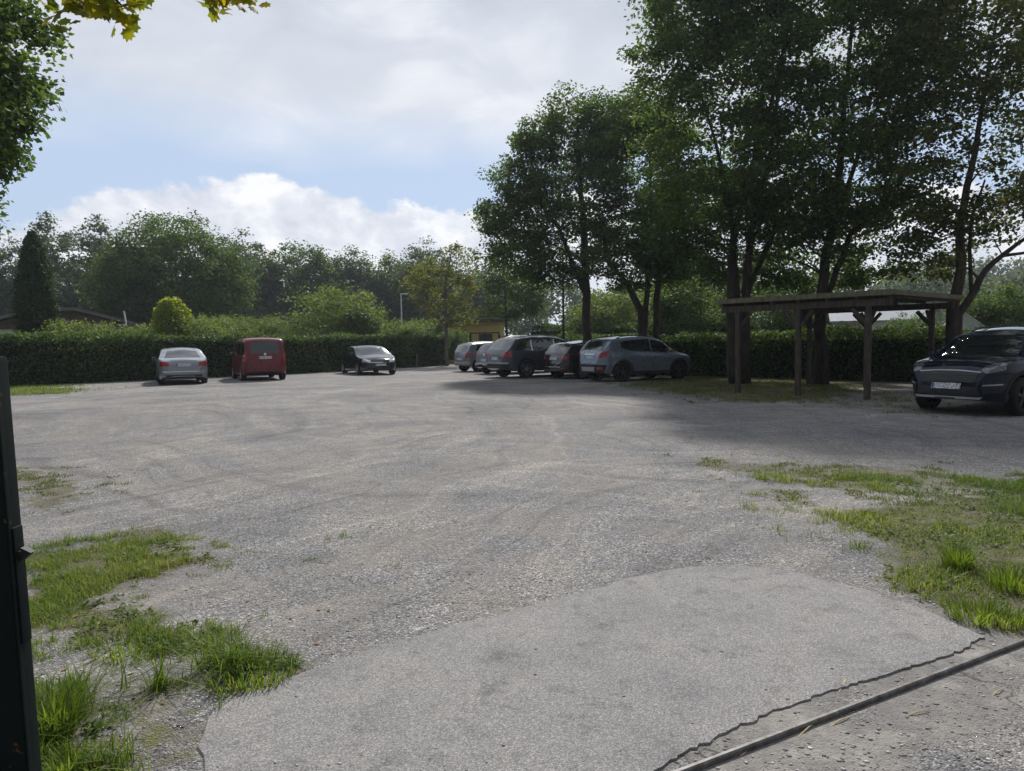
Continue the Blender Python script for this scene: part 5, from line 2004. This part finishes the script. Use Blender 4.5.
    car('red_van', (-11.15, 31.2), -28, 'dark red high-roofed van parked nose to the hedge', P, red)

    # black saloon facing the viewer
    def pat(P):
        o = doors(P, [(-.95, .05, .36, .28), (.06, 1.15, .28, .28)], .28, black)
        o += [
            ('windscreen', 'front', [(-.66, .98), (-.3, .965), (.3, .965), (.66, .98)], [(-.52, 1.33), (.52, 1.33)], M_GLASS, dict(nu=16)),
            ('rear_window', 'rear', [(-.58, 1.06), (.58, 1.06)], [(-.46, 1.3), (.46, 1.3)], M_GLASS, {}),
            ('side_window', 'side', [(-1.15, 1.01), (.02, .97)], [(-.95, 1.2), (-.5, 1.31), (.02, 1.335)], M_GLASS, {}),
            ('side_window', 'side', [(.09, .97), (1.15, .93)], [(.09, 1.335), (.35, 1.32), (.6, 1.22)], M_GLASS, {}),
            ('hood', 'top', [(1.28, -.62), (1.28, .62)], [(2.02, -.56), (2.02, .56)], black, dict(nu=12, off=.006)),
            ('headlight', 'front', [(.42, .60), (.80, .64)], [(.46, .71), (.78, .77)], M_LAMP, dict(two=True, nu=8)),
            ('grille', 'front', [(-.32, .47), (.32, .47)], [(-.44, .66), (.44, .66)], M_GLOSSB, dict(off=.008)),
            ('grille_bar', 'front', [(-.40, .60), (.40, .60)], [(-.41, .625), (.41, .625)], M_CHROME, dict(nu=10, nv=3, off=.016)),
            ('lower_intake', 'front', [(-.62, .30), (.62, .30)], [(-.6, .38), (.6, .38)], M_PLAST, dict(nu=12, nv=4, off=.006)),
            plate('front', .44, .03),
            ('tail_light', 'rear', [(.42, .78), (.80, .76)], [(.44, .88), (.78, .90)], M_RED, dict(two=True, nu=8)),
            plate('rear', .60),
        ]
        return o
    P = dict(L=4.6, W=1.83, H=1.42, xf=1.42, xr=-1.32, r=.32, zs=.2, mirror=(.82, .95), tum=.38, nf=6,
             top=[(-2.3, .5), (-2.27, .75), (-2.2, .98), (-1.9, 1.03), (-1.6, 1.1), (-1.0, 1.33), (-.6, 1.41), (-.1, 1.42), (.3, 1.39), (.55, 1.33), (1.25, .98), (1.45, .93), (1.95, .84), (2.14, .75), (2.24, .6), (2.29, .45), (2.3, .36)],
             belt=[(-2.3, .92), (-1.5, .97), (0, .94), (1.3, .9), (2.3, .7)], patches=pat)
    car('black_saloon', (-7.1, 35.0), 153, 'black saloon car backed up to the hedge, its front facing the camera', P, black)

    # pale silver small hatchback
    def pat(P):
        o = doors(P, [(-.45, .85, .3, .3)], .28, hatchs)
        o += [
            ('windscreen', 'front', [(-.6, 1.0), (.6, 1.0)], [(-.5, 1.4), (.5, 1.4)], M_GLASS, {}),
            ('rear_window', 'rear', [(-.56, 1.0), (.56, 1.0)], [(-.46, 1.4), (.46, 1.4)], M_GLASS, {}),
            ('side_window', 'side', [(-1.4, 1.06), (-.5, .98)], [(-1.25, 1.34), (-.5, 1.4)], M_GLASS, {}),
            ('side_window', 'side', [(-.42, .98), (.95, .95)], [(-.42, 1.4), (.1, 1.38), (.35, 1.3)], M_GLASS, {}),
            ('tail_light', 'rear', [(.58, .72), (.76, .74)], [(.56, .95), (.72, .99)], M_RED, dict(two=True, nu=6, off=.008)),
            ('emblem', 'rear', [(-.05, .86), (.05, .86)], [(-.04, .95), (.04, .95)], M_CHROME, dict(nu=4, nv=4, off=.012)),
            plate('rear', .60, .016),
            ('bumper', 'rear', [(-.74, .40), (.74, .40)], [(-.76, .54), (.76, .54)], M_SKIDP, dict(nu=16, off=.02)),
            ('headlight', 'front', [(.4, .62), (.7, .64)], [(.42, .8), (.66, .84)], M_LAMP, dict(two=True, nu=8)),
            ('grille', 'front', [(-.34, .5), (.34, .5)], [(-.34, .6), (.34, .6)], M_GLOSSB, {}),
        ]
        return o
    P = dict(L=3.85, W=1.66, H=1.53, xf=1.15, xr=-1.25, r=.295, zs=.24, mirror=(.62, .96), tum=.3, spokes=6,
             top=[(-1.92, .48), (-1.91, .7), (-1.86, .95), (-1.62, 1.38), (-1.5, 1.46), (-.8, 1.53), (-.1, 1.52), (.3, 1.44), (.98, .98), (1.2, .93), (1.6, .84), (1.8, .72), (1.9, .52), (1.92, .4)],
             belt=[(-1.92, .98), (0, .93), (1.0, .90), (1.92, .7)], patches=pat)
    car('silver_hatchback', (-1.0, 36.5), 58, 'pale silver small hatchback at the far end of the right-hand row', P, hatchs)
    # car mostly hidden behind the slate one
    P2 = dict(P)
    P2.update(L=4.1, xr=-1.3, xf=1.25)
    P2['patches'] = lambda p: [(n_, a_, l_, h_, (black if m_ in (hatchs, M_SKIDP) else m_), k_) for n_, a_, l_, h_, m_, k_ in pat(p)]
    car('dark_hatchback', (0.30, 33.7), 57, 'dark hatchback mostly hidden between silver hatchback and slate estate SUV', P2, black)

    # slate large SUV
    def pat(P):
        o = doors(P, [(-1.08, .02, .5, .34), (.03, 1.12, .34, .34)], .3, greyb)
        o += [
            ('windscreen', 'front', [(-.7, 1.16), (.7, 1.16)], [(-.56, 1.6), (.56, 1.6)], M_GLASS, {}),
            ('rear_window', 'rear', [(-.64, 1.16), (.64, 1.16)], [(-.53, 1.58), (.53, 1.58)], M_GLASS, {}),
            ('side_window', 'side', [(-1.92, 1.18), (-1.16, 1.12)], [(-1.68, 1.46), (-1.16, 1.55)], M_GLASS, {}),
            ('side_window', 'side', [(-1.08, 1.12), (-.02, 1.09)], [(-1.08, 1.555), (-.02, 1.585)], M_GLASS, {}),
            ('side_window', 'side', [(.06, 1.09), (1.2, 1.05)], [(.06, 1.585), (.42, 1.56), (.68, 1.46)], M_GLASS, {}),
            ('window_trim', 'side', [(-1.15, 1.12), (-1.09, 1.12)], [(-1.15, 1.55), (-1.09, 1.555)], M_CHROME, dict(nu=3, off=.006)),
            ('window_trim', 'side', [(-.01, 1.09), (.05, 1.09)], [(-.01, 1.585), (.05, 1.585)], M_CHROME, dict(nu=3, off=.006)),
            ('tailgate', 'rear', [(-.62, .68), (.62, .68)], [(-.62, 1.10), (.62, 1.10)], greyb, dict(nu=14, off=.006)),
            ('tail_light', 'rear', [(.56, .86), (.90, .88)], [(.56, 1.03), (.86, 1.10)], M_RED, dict(two=True, nu=8, off=.009)),
            ('tail_light', 'side', [(-2.33, .89), (-2.12, .90)], [(-2.30, 1.10), (-2.14, 1.07)], M_RED, dict(nu=6, off=.009)),
            plate('rear', .76, .016),
            ('bumper_strip', 'rear', [(-.82, .60), (.82, .60)], [(-.82, .665), (.82, .665)], M_SKIDP, dict(nu=18, nv=3, off=.02)),
            ('bumper', 'rear', [(-.78, .42), (.78, .42)], [(-.84, .59), (.84, .59)], M_PLAST, dict(nu=18, off=.012)),
            ('sill_trim', 'side', [(-.9, .30), (.95, .30)], [(-.9, .37), (.95, .37)], M_PLAST, dict(nu=10, nv=3, off=.012)),
            ('headlight', 'front', [(.46, .76), (.82, .78)], [(.48, .94), (.78, .96)], M_LAMP, dict(two=True, nu=8)),
            ('grille', 'front', [(-.4, .72), (.4, .72)], [(-.4, .92), (.4, .92)], M_GLOSSB, {}),
        ]
        return o
    P = dict(L=4.75, W=1.93, H=1.73, xf=1.44, xr=-1.40, r=.375, zs=.30, mirror=(.95, 1.08), tum=.3, rails=(-1.5, .4, .56), rail_mat=M_ALLOY, spokes=6, inset=.10,
             top=[(-2.37, .55), (-2.36, .75), (-2.31, 1.06), (-2.2, 1.18), (-1.85, 1.60), (-1.72, 1.66), (-1.0, 1.72), (-.2, 1.73), (.3, 1.69), (.6, 1.6), (1.25, 1.14), (1.5, 1.09), (2.0, 1.0), (2.22, .88), (2.34, .65), (2.37, .5)],
             belt=[(-2.37, 1.12), (-1, 1.08), (0, 1.05), (1.3, 1.0), (2.37, .85)], patches=pat)
    car('slate_suv', (1.3, 30.2), 58, 'dark slate large SUV with silver wheels and bright window pillars', P, greyb)

    # black hatchback
    def pat(P):
        o = doors(P, [(-.5, .85, .3, .3)], .28, black)
        o += [
            ('windscreen', 'front', [(-.6, 1.0), (.6, 1.0)], [(-.5, 1.36), (.5, 1.36)], M_GLASS, {}),
            ('rear_window', 'rear', [(-.58, 1.03), (.58, 1.03)], [(-.48, 1.36), (.48, 1.36)], M_GLASS, {}),
            ('side_window', 'side', [(-1.45, 1.05), (-.55, .98)], [(-1.2, 1.3), (-.55, 1.36)], M_GLASS, {}),
            ('side_window', 'side', [(-.47, .98), (.95, .95)], [(-.47, 1.36), (.1, 1.34), (.35, 1.26)], M_GLASS, {}),
            ('tail_light', 'rear', [(.54, .78), (.78, .80)], [(.54, .90), (.74, .94)], M_RED, dict(two=True, nu=6, off=.008)),
            plate('rear', .76, .016),
            ('bumper_strip', 'rear', [(-.5, .48), (.5, .48)], [(-.5, .51), (.5, .51)], M_CHROME, dict(nu=16, nv=3, off=.012)),
            ('reflector', 'rear', [(.5, .43), (.7, .43)], [(.5, .465), (.7, .465)], M_RED, dict(two=True, nu=4, nv=3, off=.012)),
            ('headlight', 'front', [(.4, .62), (.7, .64)], [(.42, .78), (.66, .82)], M_LAMP, dict(two=True, nu=8)),
            ('grille', 'front', [(-.34, .5), (.34, .5)], [(-.34, .6), (.34, .6)], M_GLOSSB, {}),
        ]
        return o
    P = dict(L=4.2, W=1.76, H=1.50, xf=1.25, xr=-1.3, r=.31, zs=.24, mirror=(.65, .95), tum=.32, spokes=7,
             top=[(-2.1, .48), (-2.09, .7), (-2.02, .97), (-1.75, 1.34), (-1.6, 1.42), (-.8, 1.5), (-.1, 1.49), (.3, 1.41), (1.0, .98), (1.25, .93), (1.75, .84), (1.98, .72), (2.08, .52), (2.1, .4)],
             belt=[(-2.1, .99), (0, .93), (1.0, .90), (2.1, .7)], patches=pat)
    car('black_hatchback', (3.35, 28.6), 58, 'black hatchback with pale roof edge squeezed between slate SUV and blue-grey crossover', P, black)

    # blue-grey crossover
    def pat(P):
        o = doors(P, [(-.86, .02, .42, .34), (.03, 1.0, .34, .34)], .3, bluegrey)
        o += [
            ('windscreen', 'front', [(-.64, 1.12), (.64, 1.12)], [(-.52, 1.52), (.52, 1.52)], M_GLASS, {}),
            ('rear_window', 'rear', [(-.56, 1.16), (.56, 1.16)], [(-.50, 1.50), (.50, 1.50)], M_GLASS, {}),
            ('side_window', 'side', [(-1.30, 1.22), (-.9, 1.12), (-.02, 1.07)], [(-1.30, 1.40), (-1.1, 1.46), (-.02, 1.535)], M_GLASS, dict(nu=18)),
            ('side_window', 'side', [(.04, 1.07), (1.05, 1.02)], [(.04, 1.535), (.35, 1.5), (.62, 1.38)], M_GLASS, {}),
            ('tailgate', 'rear', [(-.58, .72), (.58, .72)], [(-.58, 1.10), (.58, 1.10)], bluegrey, dict(nu=14, off=.006)),
            ('tail_light', 'rear', [(.54, .86), (.80, .92)], [(.58, 1.02), (.80, 1.12)], M_RED, dict(two=True, nu=8, off=.010)),
            ('tail_light', 'side', [(-2.06, .93), (-1.88, 1.0)], [(-2.02, 1.10), (-1.80, 1.13)], M_RED, dict(nu=6, off=.010)),
            plate('rear', .84, .016),
            ('chrome_strip', 'rear', [(-.3, .99), (.3, .99)], [(-.3, 1.02), (.3, 1.02)], M_CHROME, dict(nu=8, nv=3, off=.014)),
            ('bumper', 'rear', [(-.72, .34), (.72, .34)], [(-.79, .64), (.79, .64)], M_PLAST, dict(nu=18, off=.014)),
            ('skid_plate', 'rear', [(-.36, .40), (.36, .40)], [(-.42, .56), (.42, .56)], M_SKIDP, dict(nu=8, off=.026)),
            ('reflector', 'rear', [(.52, .46), (.70, .46)], [(.50, .56), (.70, .56)], M_RED, dict(two=True, nu=4, nv=3, off=.024)),
            ('sill_trim', 'side', [(-.85, .28), (.85, .28)], [(-.85, .40), (.85, .38)], M_PLAST, dict(nu=10, nv=3, off=.012)),
            ('headlight', 'front', [(.42, .74), (.76, .80)], [(.46, .92), (.72, .98)], M_LAMP, dict(two=True, nu=8)),
            ('headlight', 'side', [(1.72, .80), (1.96, .78)], [(1.62, .96), (1.9, .90)], M_LAMP, dict(nu=6, off=.006)),
            ('grille', 'front', [(-.4, .62), (.4, .62)], [(-.4, .82), (.4, .82)], M_GLOSSB, {}),
        ]
        return o
    P = dict(L=4.28, W=1.78, H=1.65, xf=1.30, xr=-1.26, r=.345, zs=.28, mirror=(.74, 1.06), tum=.33, rails=(-1.3, .3, .52), arch=True, alloy=M_ALLOYD, mirror_mat=M_SKIDP,
             top=[(-2.14, .5), (-2.13, .75), (-2.08, 1.08), (-1.98, 1.2), (-1.70, 1.52), (-1.55, 1.57), (-.8, 1.64), (-.1, 1.65), (.3, 1.6), (.55, 1.52), (1.1, 1.12), (1.35, 1.06), (1.75, .96), (1.97, .84), (2.1, .6), (2.14, .45)],
             belt=[(-2.14, 1.12), (-1.2, 1.09), (0, 1.02), (1.1, .97), (2.14, .82)], patches=pat, nf=6)
    car('blue_grey_crossover', (4.62, 26.3), 62, 'blue-grey crossover with black wheel arches, nearest of the right-hand row', P, bluegrey)

    # dark blue SUV on the right
    def pat(P):
        o = doors(P, [(-.98, .0, .46, .36), (.01, 1.06, .36, .36)], .3, navy)
        o += [
            ('windscreen', 'front', [(-.70, 1.09), (-.3, 1.075), (.3, 1.075), (.70, 1.09)], [(-.56, 1.52), (.56, 1.52)], M_GLASS, dict(nu=18, nv=9)),
            ('rear_window', 'rear', [(-.6, 1.14), (.6, 1.14)], [(-.5, 1.48), (.5, 1.48)], M_GLASS, {}),
            ('side_window', 'side', [(-1.6, 1.16), (-.02, 1.08)], [(-1.4, 1.40), (-1.0, 1.5), (-.02, 1.54)], M_GLASS, dict(nu=18)),
            ('side_window', 'side', [(.05, 1.08), (1.12, 1.04)], [(.05, 1.54), (.35, 1.51), (.62, 1.40)], M_GLASS, {}),
            ('hood', 'top', [(1.28, -.68), (1.28, .68)], [(1.90, -.60), (1.90, .60)], navy, dict(nu=16, nv=9, off=.006)),
            ('headlight', 'front', [(.54, .84), (.66, .80), (.82, .86)], [(.56, .93), (.72, .99), (.82, 1.0)], M_LAMPD, dict(two=True, nu=10, off=.007)),
            ('grille', 'front', [(-.44, .66), (.44, .66)], [(-.54, .80), (-.2, .83), (.2, .83), (.54, .80)], M_GLOSSB, dict(nu=16, nv=8, off=.010)),
            ('grille_frame', 'front', [(-.46, .632), (.46, .632)], [(-.46, .655), (.46, .655)], M_ALLOYD, dict(nu=12, nv=3, off=.016)),
            ('grille_frame', 'front', [(-.55, .808), (-.2, .835), (.2, .835), (.55, .808)], [(-.55, .826), (-.2, .853), (.2, .853), (.55, .826)], M_SKIDP, dict(nu=16, nv=3, off=.014)),
            ('bumper_intake', 'front', [(-.56, .40), (.56, .40)], [(-.52, .56), (.52, .56)], M_PLAST, dict(nu=14, nv=6, off=.008)),
            ('fog_lamp_surround', 'front', [(.60, .42), (.80, .46)], [(.58, .58), (.82, .60)], M_PLAST, dict(two=True, nu=8, off=.008)),
            ('fog_lamp', 'front', [(.60, .575), (.80, .59)], [(.60, .60), (.80, .615)], M_SKIDP, dict(two=True, nu=8, nv=3, off=.018)),
            ('skid_plate', 'front', [(-.56, .335), (.56, .335)], [(-.60, .375), (.60, .375)], M_SKIDP, dict(nu=16, nv=3, off=.02)),
            plate('front', .50, .028),
            ('grille_bar', 'front', [(-.5, 0.690), (.5, 0.690)], [(-.5, 0.702), (.5, 0.702)], M_ALLOYD, dict(nu=12, nv=3, off=.016)),
            ('grille_bar', 'front', [(-.5, 0.725), (.5, 0.725)], [(-.5, 0.737), (.5, 0.737)], M_ALLOYD, dict(nu=12, nv=3, off=.016)),
            ('grille_bar', 'front', [(-.5, 0.760), (.5, 0.760)], [(-.5, 0.772), (.5, 0.772)], M_ALLOYD, dict(nu=12, nv=3, off=.016)),
            ('sill_trim', 'side', [(-.85, .28), (.85, .28)], [(-.85, .38), (.85, .38)], M_PLAST, dict(nu=10, nv=3, off=.012)),
            ('tail_light', 'rear', [(.3, .9), (.82, .92)], [(.3, 1.0), (.8, 1.04)], M_RED, dict(two=True, nu=8)),
        ]
        return o
    P = dict(L=4.48, W=1.86, H=1.65, xf=1.33, xr=-1.34, r=.36, zs=.26, mirror=(.84, 1.06), tum=.32, rails=(-1.5, .3, .55), arch=True, alloy=M_ALLOYD, nf=5.5,
             top=[(-2.24, .55), (-2.22, .8), (-2.15, 1.1), (-2.0, 1.24), (-1.65, 1.5), (-1.4, 1.57), (-.8, 1.64), (-.1, 1.65), (.3, 1.6), (.56, 1.52), (1.22, 1.1), (1.4, 1.07), (1.8, 1.02), (2.0, .95), (2.1, .86), (2.17, .72), (2.22, .55), (2.24, .42)],
             belt=[(-2.24, 1.14), (-1, 1.08), (0, 1.04), (1.2, 1.0), (2.24, .9)], patches=pat)
    car('dark_blue_suv', (10.02, 14.35), 240, 'glossy dark blue SUV facing the lot, cut off by the right edge', P, navy)


add_cars()


# ------------------------------------------------------------------ air
def make_haze():
    m = MB()
    m.box((0, 0, 17), (2700, 2700, 38))
    t = NT('haze_air')
    v = t.n('ShaderNodeVolumePrincipled')
    v.inputs['Color'].default_value = (0.80, 0.88, 1.0, 1)
    v.inputs['Density'].default_value = 0.00045
    v.inputs['Anisotropy'].default_value = 0.3
    t.l(v.outputs[0], t.out.inputs['Volume'])
    m.build('haze', t.m, kind='stuff')


make_haze()
